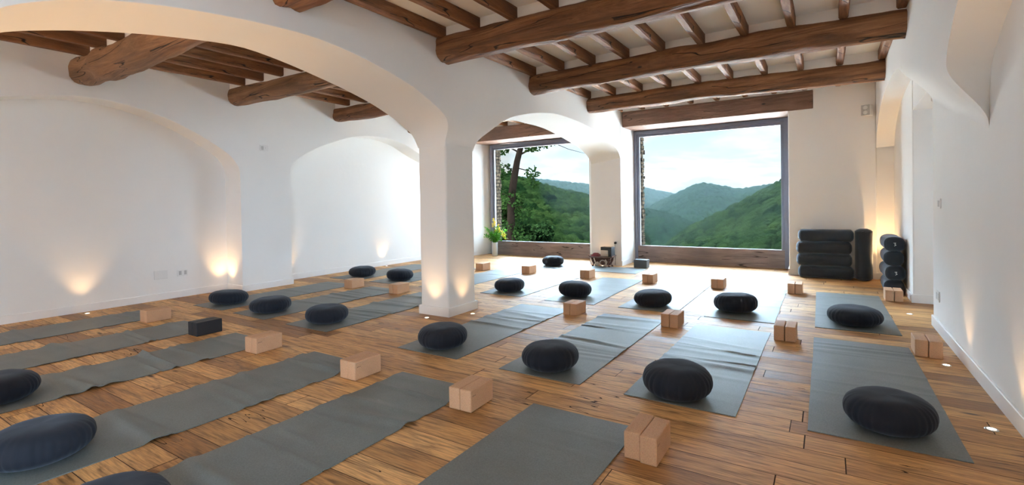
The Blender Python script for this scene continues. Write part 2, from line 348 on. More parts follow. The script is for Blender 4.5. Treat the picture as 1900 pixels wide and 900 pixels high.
for y0, y1, z0 in ((3.80, 4.25, 1.70),):
    ys = [y0 + (y1-y0)*k/6 for k in range(7)]
    zb = [1.72 + (1.70-1.72)*k/6 for k in range(7)]
    wall_strip(bm, [((lambda z, y=y: XR(y, z)), y, q) for y, q in zip(ys, zb)]); wall_strip(bm, [((lambda z: XL), y, 1.72) for y in ys][::-1])
bmesh.ops.remove_doubles(bm, verts=bm.verts, dist=0.001)
struct(bm_obj('wall_arcade', bm, 'plaster', smooth=True, bevel=0.018, bseg=3, angle=38))
# pillar shaft
def rrect(x0, x1, y0, y1, r, n=5):
    out = []
    for cx, cy, a0 in ((x1-r, y0+r, -90), (x1-r, y1-r, 0), (x0+r, y1-r, 90), (x0+r, y0+r, 180)):
        for k in range(n+1):
            a = math.radians(a0 + 90*k/n); out.append((cx + r*math.cos(a), cy + r*math.sin(a)))
    return out
bm = bmesh.new(); pr_ = rrect(-3.58, -3.21, 3.80, 4.25, 0.022); N = 14
rings = []
for k in range(N+1):
    z = 1.74 * k / N; rings.append([bm.verts.new((x + 0.004*noise.noise(Vector((x*3, y*3, z*3))), y + 0.004*noise.noise(Vector((y*3, x*3+5, z*3))), z)) for x, y in pr_])
for a, b in zip(rings, rings[1:]):
    for k in range(len(pr_)): bm.faces.new((a[k], a[(k+1) % len(pr_)], b[(k+1) % len(pr_)], b[k]))
struct(bm_obj('wall_pillar', bm, 'plaster', smooth=True))
bm = bmesh.new(); add_box(bm, -3.58, -3.10, -0.05, 0.45, 0, 2.86); add_box(bm, -3.58, -3.10, -3.3, -0.05, 2.3, 2.86); struct(bm_obj('wall_arcade_rear', bm, 'plaster'))

# left wall with two blind arches
N1 = [(0.38,1.62),(0.42,1.75),(0.55,1.87),(0.85,2.03),(1.1,2.14),(1.35,2.23),(1.62,2.29),(1.91,2.33),(2.19,2.33),(2.49,2.28),(2.8,2.19),(3.13,2.04),(3.44,1.85),(3.54,1.75),(3.59,1.66),(3.605,1.56)]
N2 = [(4.33,1.60),(4.345,1.70),(4.39,1.78),(4.47,1.85),(4.64,1.95),(4.9,2.07),(5.17,2.17),(5.38,2.24),(5.67,2.30),(5.99,2.325),(6.33,2.315),(6.68,2.25),(6.96,2.14),(7.25,2.03),(7.6,1.92),(7.85,1.82),(8.0,1.72),(8.05,1.6)]
XF, XB = -6.62, -7.0
bm = bmesh.new()
for T_ in (N1, N2):
    T_ = smoother(T_, 4)
    wall_strip(bm, [((lambda z: XF), y, z) for y, z in T_])
    soffit(bm, [(XF, y, z) for y, z in T_], [(XB, y, z + 0.01) for y, z in T_])
    for y, z in (T_[0], T_[-1]):
        soffit(bm, [(XF, y, z*k/8) for k in range(9)], [(XB, y, (z + 0.01)*k/8) for k in range(9)])
for y0, y1 in ((-0.6, 0.38), (3.605, 4.33), (8.05, 8.6)):
    wall_strip(bm, [((lambda z: XF), y0 + (y1-y0)*k/6, 0.0) for k in range(7)])
bmesh.ops.remove_doubles(bm, verts=bm.verts, dist=0.0012)
struct(bm_obj('wall_left', bm, 'plaster', smooth=True, bevel=0.014, bseg=3, angle=40))
bm = bmesh.new(); add_box(bm, -7.15, XB, -0.6, 9.3, 0, 2.86); add_box(bm, -7.15, XB, -3.3, -3.1, 0, 2.86); add_box(bm, -7.15, XB, -3.1, -0.6, 2.4, 2.86); struct(bm_obj('wall_left_niche', bm, 'plaster'))  # gap behind the camera added to light the right wall

# right wall
R1F = [(0.16,1.515),(0.25,1.63),(0.31,1.73),(0.36,1.85),(0.43,1.97),(0.67,2.12),(1.0,2.27),(1.4,2.38),(1.93,2.44),(2.5,2.38),(3.0,2.27),(3.33,2.125),(3.5,2.02),(3.60,1.94),(3.645,1.85),(3.69,1.74),(3.755,1.63),(3.836,1.515)]
R1B = [(0.16,1.515),(0.18,1.81),(0.33,1.97),(0.6,2.10),(1.0,2.26),(1.4,2.37),(1.93,2.43),(2.5,2.37),(3.0,2.26),(3.395,2.10),(3.55,2.03),(3.70,1.94),(3.79,1.86),(3.815,1.75),(3.828,1.63),(3.836,1.515)]
XU, XD = 0.56, 0.775
def ztip(y): return 1.515 + 0.245 * max(0, y - 3.836)
def PX(y, z):
    h = 0.36; f = 1 - S((y - 5.75) / 0.7)
    return XU + (XD - XU) * S((ztip(min(y, 5.63)) + h - z) / h) * f
R2F = [(5.62,1.955),(5.635,2.10),(5.66,2.20),(5.72,2.28),(5.85,2.33),(6.1,2.355),(6.5,2.37),(6.9,2.36),(7.3,2.32),(7.6,2.27),(7.9,2.18),(8.15,2.05),(8.3,1.92),(8.36,1.8)]
bm = bmesh.new()
F1, F2 = smoother(R1F, 4), smoother(R2F, 4)
wall_strip(bm, [((lambda z, y=y: PX(y, z)), y, q) for y, q in F1], nz=16)
ys = [3.836 + (5.62-3.836)*k/20 for k in range(21)]
wall_strip(bm, [((lambda z, y=y: PX(y, z)), y, ztip(y) if y > 3.84 else 1.515) for y in ys], nz=16)
wall_strip(bm, [((lambda z, y=y: PX(y, z)), y, q) for y, q in F2], nz=16)
# soffits
n = 60
def resample(T, n, lo=None):
    T = smoother(T, 4); P = np.array(T); s = np.r_[0, np.cumsum(np.hypot(*np.diff(P, axis=0).T))]; q = np.linspace(0, s[-1], n)
    return list(zip(np.interp(q, s, P[:, 0]), np.interp(q, s, P[:, 1])))
Fr, Br = [(y, z) for y, z in F1], None
Bs = []
for y, z in Fr:
    zz = z
    # back-curve point at the same height on the same side
    side = [p for p in R1B if (p[0] >= 1.93) == (y >= 1.93)] or R1B
    side = sorted(side, key=lambda p: p[1]); yb = float(np.interp(zz, [p[1] for p in side], [p[0] for p in side]))
    if abs(y - 1.93) < 0.9: yb = y; zz = z - 0.005
    Bs.append((yb, zz))
soffit(bm, [(PX(y, z), y, z) for y, z in Fr], [(XD + 0.002, y, z) for y, z in Bs])
soffit(bm, [(PX(y, z), y, z) for y, z in F2], [(0.765, y, z + 0.01) for y, z in F2])
bmesh.ops.remove_doubles(bm, verts=bm.verts, dist=0.001)
struct(bm_obj('wall_right', bm, 'plaster', smooth=True, bevel=0.012, bseg=3, angle=42))
bm = bmesh.new(); add_box(bm, XD, 0.95, -0.6, 5.63, 0, 2.86); add_box(bm, XD, 0.95, -3.3, -3.1, 0, 2.86); add_box(bm, XD, 0.95, -3.1, -0.6, 2.4, 2.86); add_box(bm, 0.90, 1.9, 5.50, 5.63, 0, 2.86); struct(bm_obj('wall_right_lower', bm, 'plaster', bevel=0.012, bseg=3))  # gap behind the camera added to light the left wall
bm = bmesh.new()
add_box(bm, 0.757, 1.9, 6.70, 8.5, 0, 2.86)
struct(bm_obj('wall_niche_back', bm, 'plaster', bevel=0.012, bseg=3))
bm = bmesh.new(); v = [bm.verts.new(p) for p in ((0.765,5.60,2.10),(1.8,5.60,2.06),(1.8,6.72,2.04),(0.765,6.72,2.04),(0.765,5.60,2.86),(1.8,5.60,2.86),(1.8,6.72,2.86),(0.765,6.72,2.86))]
for f in ((0,3,2,1),(4,5,6,7),(0,1,5,4),(1,2,6,5),(2,3,7,6),(3,0,4,7)): bm.faces.new([v[i] for i in f])
struct(bm_obj('wall_passage_head', bm, 'plaster'))

bm = bmesh.new(); add_box(bm, 1.7, 1.9, 5.85, 6.9, 0, 2.86); struct(bm_obj('wall_passage_end', bm, 'plaster'))  # stops short; the added gap lets daylight into the passage
# window wall
bm = bmesh.new()
add_prism(bm, [(-0.487, 8.35), (0.56, 8.35), (0.56, 8.40), (0.80, 8.42), (1.9, 8.42), (1.9, 9.3), (-0.52, 9.3)], 0, 2.86)
add_prism(bm, [(-3.60, 8.25), (-3.03, 8.25), (-3.045, 9.3), (-3.60, 9.3)], 0, 2.86)
add_prism(bm, [(-3.78, 9.3), (-3.78, 8.6), (-3.59, 8.5), (-3.59, 9.3)], 0, 2.86)
add_prism(bm, [(-7.2, 8.5), (-6.50, 8.5), (-6.315, 9.3), (-7.2, 9.3)], 0, 2.86)
add_box(bm, -7.2, -3.3, 8.42, 9.3, 2.70, 2.86)
add_box(bm, -3.3, 1.9, 8.36, 9.3, 2.685, 2.86)
struct(bm_obj('wall_window', bm, 'plaster', bevel=0.012, bseg=3))
# rear wall behind the camera; daylight enters by openings added in both side walls
bm = bmesh.new()
add_box(bm, -7.3, 1.0, -3.4, -3.2, 0, 2.86)
struct(bm_obj('wall_rear', bm, 'plaster'))
# outer stone face beside the windows, rough blocks
def stone(name, x0, x1, y0, y1, z0, z1, seed):
    random.seed(seed); bm = bmesh.new(); z = z0
    while z < z1:
        h = random.uniform(0.055, 0.10); e = random.uniform(-0.012, 0.012); y = y0
        while y < y1 - 0.02:
            L = min(random.uniform(0.09, 0.2), y1 - y); e2 = e + random.uniform(-0.008, 0.008)
            add_box(bm, x0, x1 + e2, y + 0.004, y + L - 0.004, z + 0.004, z + h - 0.004); y += L
        z += h
    add_box(bm, x0 + 0.01, x1 - 0.02, y0 + 0.01, y1 - 0.02, z0, z1)
    return struct(bm_obj(name, bm, 'outer_stone', bevel=0.006))
stone('wall_outer_stone', -3.72, -2.925, 9.06, 9.24, -0.6, 2.9, 1)
stone('wall_outer_stone', -6.9, -6.215, 9.06, 9.27, -0.6, 2.9, 2)
bm = bmesh.new(); add_box(bm, -8.5, -3.0, 9.12, 9.3, 2.45, 3.2); add_box(bm, -3.0, 3, 9.12, 9.3, 2.45, 3.2); add_box(bm, -0.45, 3, 9.3, 9.4, -1, 3.2); struct(bm_obj('wall_outer_head', bm, 'outer_stone'))

# baseboards: strip along a polyline, thickness to the right-hand side given by sign
def baseboard(name, pts, side, h=0.085, th=0.014, closed=False):
    bm = bmesh.new(); P = [Vector((*p, 0)) for p in pts]; n = len(P); off = []
    for i in range(n):
        dirs = []
        if i > 0 or closed: dirs.append((P[i] - P[i-1]).normalized())
        if i < n-1 or closed: dirs.append((P[(i+1) % n] - P[i]).normalized())
        ns = [Vector((d.y, -d.x, 0)) * side for d in dirs]
        if len(ns) == 2: m_ = (ns[0] + ns[1]).normalized(); m_ = m_ / max(0.3, m_.dot(ns[0]))
        else: m_ = ns[0]
        off.append(P[i] + m_ * th)
    prof = []
    for i in range(n):
        a, b = P[i], off[i]
        prof.append([bm.verts.new((a.x, a.y, 0)), bm.verts.new((b.x, b.y, 0)), bm.verts.new((b.x, b.y, h - 0.004)), bm.verts.new((b.x*0.75+a.x*0.25, b.y*0.75+a.y*0.25, h)), bm.verts.new((a.x, a.y, h))])
    rng = range(n if closed else n-1)
    for i in rng:
        A, B = prof[i], prof[(i+1) % n]
        for k in range(4): bm.faces.new((A[k], A[k+1], B[k+1], B[k]))
    if not closed: bm.faces.new(prof[0]); bm.faces.new(prof[-1][::-1])
    return struct(bm_obj(name, bm, 'white_paint'))
baseboard('baseboard_left', [(XF, -0.5), (XF, 0.38), (XB, 0.38), (XB, 3.605), (XF, 3.605), (XF, 4.33), (XB, 4.33), (XB, 8.05), (XF, 8.05), (XF, 8.5), (-6.50, 8.5), (-6.40, 8.93)], 1)
baseboard('baseboard_pillar', [(-3.58, 3.80), (-3.21, 3.80), (-3.21, 4.25), (-3.58, 4.25)], 1, 0.09, 0.016, True)
baseboard('baseboard_pier', [(-3.60, 9.0), (-3.60, 8.25), (-3.03, 8.25), (-3.04, 8.93)], 1, 0.085)
baseboard('baseboard_right', [(XD, -0.6), (XD, 5.63)], -1, 0.09)
baseboard('baseboard_window', [(1.7, 6.70), (0.757, 6.70), (0.757, 8.41), (0.56, 8.40), (0.56, 8.35), (-0.487, 8.35), (-0.50, 8.93)], -1, 0.09)

# ------------------------------------------------------------------ windows
def window(idx, x0, x1):
    r = empty('window_%d' % idx, (0, 0, 0)); r['kind'] = 'structure'
    y0, y1, zt = 8.985, 9.055, 2.415
    def fr(name, fw, ya, yb, zb, ztp, mat, xa=x0, xb=x1, bottom=True):
        bm = bmesh.new()
        add_box(bm, xa, xa + fw, ya, yb, zb, ztp); add_box(bm, xb - fw, xb, ya, yb, zb, ztp); add_box(bm, xa + fw, xb - fw, ya, yb, ztp - fw, ztp)
        if bottom: add_box(bm, xa + fw, xb - fw, ya, yb, zb, zb + fw)
        return bm_obj(name, bm, mat, r, bevel=0.003)
    fr('window_frame', 0.062, y0, y1 + 0.02, 0.0, zt, 'window_paint', bottom=False)
    sash = fr('sash', 0.042, y0 + 0.02, y1, 0.262, zt - 0.062, 'window_paint', x0 + 0.062, x1 - 0.062, False)
    gb = fr('glazing_bead', 0.010, y0 + 0.012, y1 - 0.005, 0.290, zt - 0.098, 'window_bead', x0 + 0.098, x1 - 0.098); gb.parent = sash
    bm = bmesh.new()
    zs = [0.0, 0.075, 0.15, 0.222, 0.295]
    for a, b in zip(zs, zs[1:]): add_box(bm, x0 + 0.062, x1 - 0.062, y0 + 0.004, y1, a + 0.0015, b - 0.0015)
    add_box(bm, x0 + 0.062, x1 - 0.062, y0 + 0.012, y1 - 0.01, 0.0, 0.29)
    bm_obj('bottom_panel', bm, 'panel_wood', r, bevel=0.002)
    bm = bmesh.new(); add_box(bm, x0 + 0.105, x1 - 0.105, y0 + 0.030, y0 + 0.036, 0.297, zt - 0.105); bm_obj('pane', bm, 'glass', sash)
window(1, -6.32, -3.79); window(2, -3.045, -0.523)

# ------------------------------------------------------------------ ceiling timbers
def rough_log(L, ry, rz, seed, n=2.7, bulges=(), bend=0.02, amp=0.012, seg=70, ring=28):
    verts = []; faces = []; rnd = random.Random(seed); o = Vector((seed*7.3, seed*3.1, 0)); ph = rnd.uniform(0, 6)
    for i in range(seg+1):
        u = i/seg; x = u*L
        k = 1 + sum(a*math.exp(-((x-c)/w_)**2) for c, w_, a in bulges)
        by = bend*math.sin(u*math.pi*1.3+ph); bz = bend*0.5*math.sin(u*math.pi*2.1+ph)
        k *= 1 + 0.03*noise.noise(Vector((x*1.4, seed, 0)))
        for j in range(ring):
            a = 2*math.pi*j/ring; c, s = math.cos(a), math.sin(a)
            r = (abs(c)**n + abs(s)**n) ** (-1/n)
            d = amp*noise.noise(Vector((x*2.0, c*1.6, s*1.6)) + o) + amp*0.4*noise.noise(Vector((x*7, c*5, s*5)) + o)
            verts.append((x, by + (ry*k*r + d)*c, bz + (rz*k*r + d)*s))
    for i in range(seg):
        for j in range(ring): faces.append((i*ring+j, i*ring+(j+1) % ring, (i+1)*ring+(j+1) % ring, (i+1)*ring+j))
    faces.append(tuple(range(ring))[::-1]); faces.append(tuple(seg*ring+j for j in range(ring)))
    return verts, faces
def beam(name, a, b, rz, ry, seed, label, mat='beam_wood', amp=0.018, **kw):
    a, b = Vector(a), Vector(b); L = (b-a).length
    v, f = rough_log(L, ry, rz, seed, amp=amp, **kw)
    o = mesh_obj(name, v, f, mat, smooth=True); o.location = a; o.rotation_euler = (0, 0, math.atan2(b.y-a.y, b.x-a.x))
    return tag(o, label, 'ceiling beam', 'round ceiling beams')
zb_ = 2.595
beam('ceiling_beam', (-3.2, 2.02, zb_), (0.66, 2.02, zb_), 0.115, 0.115, 3, 'squared timber beam whose end shows at the top edge, nearest the camera', n=5)
beam('ceiling_beam', (-3.22, 3.66, 2.600), (0.68, 3.62, 2.600), 0.122, 0.120, 4, 'thick brown log beam, nearest of the three full beams in right bay', bulges=((0.3, 0.5, 0.04),))
beam('ceiling_beam', (-3.22, 5.37, 2.600), (0.68, 5.28, 2.600), 0.116, 0.112, 5, 'second brown log beam in right bay, ending above the right arch', bulges=((2.75, 0.35, 0.10),))
beam('ceiling_beam', (-3.20, 7.03, 2.600), (0.68, 7.10, 2.600), 0.113, 0.110, 6, 'farthest brown log beam in right bay, in front of window lintel')
beam('ceiling_beam', (-6.72, 1.98, 2.590), (-3.45, 2.03, 2.600), 0.125, 0.125, 7, 'thick knotted log beam in left bay, nearest the camera', 'old_log_wood', bulges=((0.15, 0.25, 0.12), (0.72, 0.18, 0.20), (1.5, 0.5, 0.10)), amp=0.02)
beam('ceiling_beam', (-6.72, 3.55, 2.590), (-3.45, 3.62, 2.600), 0.112, 0.108, 8, 'middle log beam in left bay, ending above the wall switch', 'old_log_wood', amp=0.016)
beam('ceiling_beam', (-6.72, 5.20, 2.585), (-3.45, 5.25, 2.600), 0.108, 0.108, 9, 'third log beam in left bay, ending above the far blind arch', 'beam_wood', amp=0.014)
beam('ceiling_beam', (-6.72, 6.85, 2.590), (-3.45, 6.90, 2.600), 0.11, 0.11, 10, 'last log beam in left bay, mostly hidden behind the arcade pillar')
# white infill above the beams, between the joists
bm = bmesh.new()
for (x0, y0, x1, y1) in ((-3.1, 3.66, 0.6, 3.62), (-3.1, 5.37, 0.6, 5.28), (-3.1, 7.03, 0.6, 7.10), (-6.65, 1.98, -3.5, 2.03), (-6.65, 3.55, -3.5, 3.62), (-6.65, 5.2, -3.5, 5.25), (-6.65, 6.85, -3.5, 6.9), (-3.1, 2.02, 0.6, 2.02)):
    add_prism(bm, [(x0, y0-0.055), (x1, y1-0.055), (x1, y1+0.055), (x0, y0+0.055)], 2.66, TOP)
struct(bm_obj('ceiling_infill', bm, 'ceiling_paint'))
# joists: one mesh per length variant, copied
def joist_mesh(L, seed, ww=0.072, hh=0.105):
    rnd = random.Random(seed); v = []; f = []; seg = 16
    prof = [(-ww/2, 0), (-ww/2, -hh*0.86), (-ww*0.36, -hh), (ww*0.36, -hh), (ww/2, -hh*0.86), (ww/2, 0)]
    for i in range(seg+1):
        y = L*i/seg
        for px, pz in prof:
            j = 0.005*noise.noise(Vector((y*3, px*40, seed))); v.append((px + j + 0.004*math.sin(y*2+seed), y, pz + (0.005*noise.noise(Vector((y*4, px*40, seed+9))) if pz < -0.02 else 0)))
    k = len(prof)
    for i in range(seg):
        for j in range(k): f.append((i*k+j, i*k+(j+1) % k, (i+1)*k+(j+1) % k, (i+1)*k+j))
    f.append(tuple(range(k))[::-1]); f.append(tuple(seg*k+j for j in range(k)))
    me = bpy.data.meshes.new('ceiling_joist'); me.from_pydata(v, [], f); me.materials.append(MATS['joist_wood']); return me
ordw = ['first', 'second', 'third', 'fourth', 'fifth', 'sixth', 'seventh', 'eighth', 'ninth', 'tenth', 'eleventh', 'twelfth']
def joists(spans, xs, bay, frm):
    for si, (ya, yb, where) in enumerate(spans):
        ms = [joist_mesh(yb(0)-ya(0), 10*si + k) for k in range(3)]
        for i, x in enumerate(xs):
            o = bpy.data.objects.new('ceiling_joist', ms[(i*2+si) % 3]); C.objects.link(o); o.location = (x, ya(0), TOP - 0.001)
            tag(o, 'small brown joist %s, %s from the %s' % (where, ordw[i], frm), 'ceiling joist', 'joists of the %s bay' % bay)
K = lambda v: (lambda _: v)
joists([(K(0.6), K(2.02), 'in right bay behind the nearest beam'), (K(2.02), K(3.62), 'in right bay before the thickest log beam'), (K(3.62), K(5.31), 'between first and second log beams'), (K(5.31), K(7.05), 'between second and farthest log beams'), (K(7.05), K(8.37), 'between farthest log beam and window wall')],
       [-3.05 + 0.3975*i for i in range(10)], 'right', 'arcade wall')
joists([(K(0.3), K(1.98), 'in left bay, nearest the camera'), (K(1.98), K(3.58), 'in left bay between first and second logs'), (K(3.58), K(5.22), 'in left bay between second and third logs'), (K(5.22), K(6.87), 'in left bay behind the third log'), (K(6.87), K(8.43), 'in left bay before the left window')],
       [-6.70 + 0.40*i for i in range(8)], 'left', 'left wall')
# lintels
def lintel(x0, x1, y0, z0, z1, label):
    bm = bmesh.new(); add_box(bm, x0, x1, y0, 9.12, z0, z1)
    bmesh.ops.subdivide_edges(bm, edges=[e for e in bm.edges if abs(e.verts[0].co.x - e.verts[1].co.x) > 1], cuts=30)
    for v in bm.verts: v.co.z += 0.006*noise.noise(Vector((v.co.x*2, v.co.y*3, z0))); v.co.y += 0.006*noise.noise(Vector((v.co.x*2, 5, v.co.z)))
    tag(bm_obj('window_lintel', bm, 'lintel_wood', bevel=0.008), label, 'lintel', 'timber window lintels')
lintel(-3.02, -0.17, 8.335, 2.418, 2.682, 'dark timber lintel over the right picture window')
lintel(-6.42, -3.55, 8.385, 2.425, 2.695, 'dark timber lintel over left picture window, seen through the arch')

# ------------------------------------------------------------------ yoga mats
MW, ML = 0.604, 1.885
def mat_mesh(seed, wav, curl=0.0):
    rnd = random.Random(seed); nx, ny = 26, 110; th = 0.0045
    ridges = [(rnd.uniform(0.05, 0.97)*ML, rnd.uniform(0.014, 0.045), rnd.uniform(0.3, 1.0)*wav*2.6, rnd.uniform(-0.22, 0.22)*rnd.choice((0.3, 1)), rnd.uniform(-0.6, 1.6)) for _ in range(11)]
    for _ in range(3): ridges.append((rnd.uniform(0.6, 1.8), 0.010, wav*1.1 + 0.0015, rnd.uniform(-0.06, 0.06), rnd.uniform(0, 1)))
    v = []; f = []
    def hz(x, y):
        z = 0.0
        for c, w_, a, sl, cx in ridges:
            d = (y - c - sl*(x - MW/2)) / w_; fade = 0.45 + 0.55*math.exp(-((x/MW - cx)/0.6)**2)
            z += a*fade*math.exp(-d*d)
        z *= 0.12 + 0.88*S((y - 0.42)/0.16)
        z += 0.0015*wav/0.006*abs(noise.noise(Vector((x*4, y*3, seed))))
        z += curl*math.exp(-((ML-y)/0.10)**2)*(0.4 + 0.6*(x/MW)**3)
        return z
    for s_ in (0, 1):
        for j in range(ny+1):
            for i in range(nx+1):
                x, y = MW*i/nx, ML*j/ny; e = 0.003*noise.noise(Vector((y*2, seed*3.3, 0))) 
                z = max(0.0, hz(x, y)); v.append((x + e, y, z + (th if s_ == 0 else 0.0005)))
    o = (nx+1)*(ny+1); g = lambda i, j, s_: s_*o + j*(nx+1) + i
    for j in range(ny):
        for i in range(nx):
            f.append((g(i,j,0), g(i+1,j,0), g(i+1,j+1,0), g(i,j+1,0))); f.append((g(i,j,1), g(i,j+1,1), g(i+1,j+1,1), g(i+1,j,1)))
    for j in range(ny): f.append((g(0,j,0), g(0,j+1,0), g(0,j+1,1), g(0,j,1))); f.append((g(nx,j,0), g(nx,j,1), g(nx,j+1,1), g(nx,j+1,0)))
    for i in range(nx): f.append((g(i,0,0), g(i,0,1), g(i+1,0,1), g(i+1,0,0))); f.append((g(i,ny,0), g(i+1,ny,0), g(i+1,ny,1), g(i,ny,1)))
    return v, f
def yoga_mat(x, y, deg, seed, wav, label, curl=0.0):
    v, f = mat_mesh(seed, wav, curl); o = mesh_obj('yoga_mat', v, f, 'mat_rubber', smooth=True, bevel=0)
    o.location = (x, y, 0.0006); o.rotation_euler = (0, 0, math.radians(deg)); md = o.modifiers.new('es', 'EDGE_SPLIT'); md.split_angle = math.radians(50)
    return tag(o, label, 'yoga mat', 'grey yoga mats')
front = [(-6.50, 0.50, 'first', 0.006), (-5.48, 0.50, 'second', 0.009), (-4.52, 0.50, 'third', 0.009), (-3.38, 0.50, 'fourth', 0.006), (-2.43, 0.50, 'fifth', 0.006), (-1.405, 0.50, 'sixth', 0.001)]
for i, (x, y, w_, wav) in enumerate(front):
    extra = ', at bottom edge' if i == 5 else ''
    yoga_mat(x, y, 0, 20+i, wav, 'grey mat in the front row, %s from the left wall%s' % (w_, extra), 0.008 if i == 4 else 0.0)
mid = [(-6.247, 2.814, 1.6, 'first', 0.003), (-5.397, 2.821, -1.0, 'second', 0.005), (-4.413, 2.803, 0.8, 'third', 0.007), (-2.890, 2.785, 0, 'fourth', 0.004), (-1.906, 2.772, 0, 'fifth', 0.006), (-1.018, 2.766, 0, 'sixth', 0.0035), (-0.092, 2.782, 0.3, 'seventh', 0.0025)]
for i, (x, y, a, w_, wav) in enumerate(mid):
    ex = {3: ', just right of the pillar', 6: ', nearest the right wall'}.get(i, '')
    yoga_mat(x, y, a, 40+i, wav, 'grey mat in middle row, %s from the left wall%s' % (w_, ex))
back = [(-6.60, 4.96, 0, 'first', 0.002), (-5.74, 4.99, 0, 'second', 0.002), (-4.76, 5.0, 0, 'third', 0.002), (-3.718, 5.018, -0.1, 'fourth', 0.002), (-2.768, 4.98, 1.5, 'fifth', 0.002), (-1.892, 5.014, 0.3, 'sixth', 0.003), (-1.017, 5.008, 0.5, 'seventh', 0.004), (-0.103, 5.039, 0.7, 'eighth', 0.002)]
for i, (x, y, a, w_, wav) in enumerate(back):
    ex = {2: ', half hidden by the pillar', 7: ', nearest the bolsters'}.get(i, '')
    yoga_mat(x, y, a, 60+i, wav, 'grey mat in the back row, %s from the left wall%s' % (w_, ex))
yoga_mat(-2.51, 7.42, 90, 90, 0.001, 'grey mat lying crosswise before the far pier, under the lone cushion')

# ------------------------------------------------------------------ round meditation cushions
def zafu_mesh(seed):
    rnd = random.Random(seed); NT_, NP = 144, 30; R, H = 0.197, 0.168; v = []; f = []
    npl = 34; phs = [2*math.pi*(k + rnd.uniform(-0.3, 0.3))/npl for k in range(npl)]; amps = [rnd.uniform(0.25, 1.0) for _ in range(npl)]
    e1, e2 = rnd.uniform(0, 6), rnd.uniform(0, 6)
    for i in range(NP+1):
        u = -math.pi/2 + math.pi*i/NP
        cz, cr = math.sin(u), math.cos(u)
        z = math.copysign(abs(cz)**0.92, cz)*H/2; r = R*abs(cr)**0.62 if i not in (0, NP) else 0
        for j in range(NT_):
            a = 2*math.pi*j/NT_
            pl = 0.0
            for p, am in zip(phs, amps):
                d = (a - p + math.pi) % (2*math.pi) - math.pi
                pl -= am*math.exp(-(d/0.045)**2)
            side = math.exp(-((abs(z)/(H/2))/0.78)**4) if r else 0
            rr = r*(1 + 0.02*math.sin(2*a + e1)) + 0.0062*pl*side
            zz = z + 0.006*math.cos(a + e2)*(r/R) * (1 if z > 0 else 0.2)
            if z > 0: zz -= 0.006*math.exp(-(r/0.09)**2); zz += 0.003*noise.noise(Vector((math.cos(a)*r*14, math.sin(a)*r*14, seed)))
            if zz < -0.070: zz = -0.070 - (zz + 0.070)*-0.25
            v.append((rr*math.cos(a), rr*math.sin(a), zz))
    for i in range(NP):
        for j in range(NT_): f.append((i*NT_+j, i*NT_+(j+1) % NT_, (i+1)*NT_+(j+1) % NT_, (i+1)*NT_+j))
    zmin = min(p[2] for p in v); v = [(a, b, c - zmin) for a, b, c in v]
    return v, f
zm = []
for s_ in range(4):
    v, f = zafu_mesh(s_+1); o = mesh_obj('meditation_cushion', v, f, 'navy_cotton', smooth=True); zm.append(o.data); bpy.data.objects.remove(o)
def zafu(x, y, k, rot, label, sx=1.0, z=0.0085, tilt=(0, 0), hz=1.0):
    o = bpy.data.objects.new('meditation_cushion', zm[k % 4]); C.objects.link(o); o.location = (x, y, z)
    o.scale = (sx, sx, hz); o.rotation_euler = (tilt[0], tilt[1], rot)
    return tag(o, label, 'cushion', 'round navy meditation cushions')
fz = 'round navy cushion on the '
zafu(-4.20, 0.80, 0, 0.3, fz + 'third front-row mat, cut by the left picture edge', 1.0)
zafu(-3.06, 0.72, 1, 1.3, fz + 'fourth front-row mat, large at the lower left corner', 1.02)
zafu(-2.12, 0.66, 2, 2.0, 'round navy cushion cut off by the bottom picture edge', 1.0)
zafu(-5.99, 3.09, 0, 0.9, fz + 'first middle-row mat, before the blind arch', 1.06, tilt=(0, 0.03), hz=0.95)
zafu(-5.10, 3.07, 1, 2.9, fz + 'second middle-row mat, left of the pillar', 1.04, hz=0.97)
zafu(-4.14, 3.07, 3, 0.4, fz + 'third middle-row mat, nearest the pillar\'s left', 1.03, hz=1.0)
zafu(-2.60, 3.00, 2, 1.1, fz + 'mat just right of the pillar', 1.0, hz=1.05)
zafu(-1.615, 2.975, 0, 2.2, fz + 'fifth middle-row mat, left of the largest central one', 1.0, hz=1.05)
zafu(-0.750, 2.93, 1, 3.7, fz + 'sixth middle-row mat, centre right of picture', 1.01, hz=1.08)
zafu(0.245, 3.02, 3, 5.2, fz + 'near right mat, biggest on the right side', 0.955, hz=1.02)
zafu(-6.28, 5.33, 2, 0.2, fz + 'back-row mat nearest the left wall', 1.04, hz=0.96)
zafu(-5.44, 5.33, 3, 1.7, fz + 'second back-row mat, seen left of the pillar', 1.0, hz=1.0)
zafu(-3.455, 5.30, 0, 2.4, fz + 'back-row mat just right of the pillar', 1.0, hz=1.0)
zafu(-2.56, 5.36, 1, 0.7, fz + 'fifth back-row mat, behind a cork pair', 1.02, tilt=(0.0, 0.04), hz=1.10, z=0.012)
zafu(-1.60, 5.29, 2, 4.1, fz + 'sixth back-row mat, below the big window', 1.02, tilt=(0, 0.04), hz=1.02)
zafu(-0.79, 5.38, 3, 3.0, fz + 'seventh back-row mat, tall and pale-lit', 1.06, tilt=(0.05, 0.03), hz=1.16)
zafu(0.195, 5.33, 0, 5.0, fz + 'back-row mat in front of the bolsters', 1.08, hz=0.98)
zafu(-4.13, 7.77, 1, 1.0, 'small distant navy cushion alone on the crosswise mat', 1.0, hz=1.08)

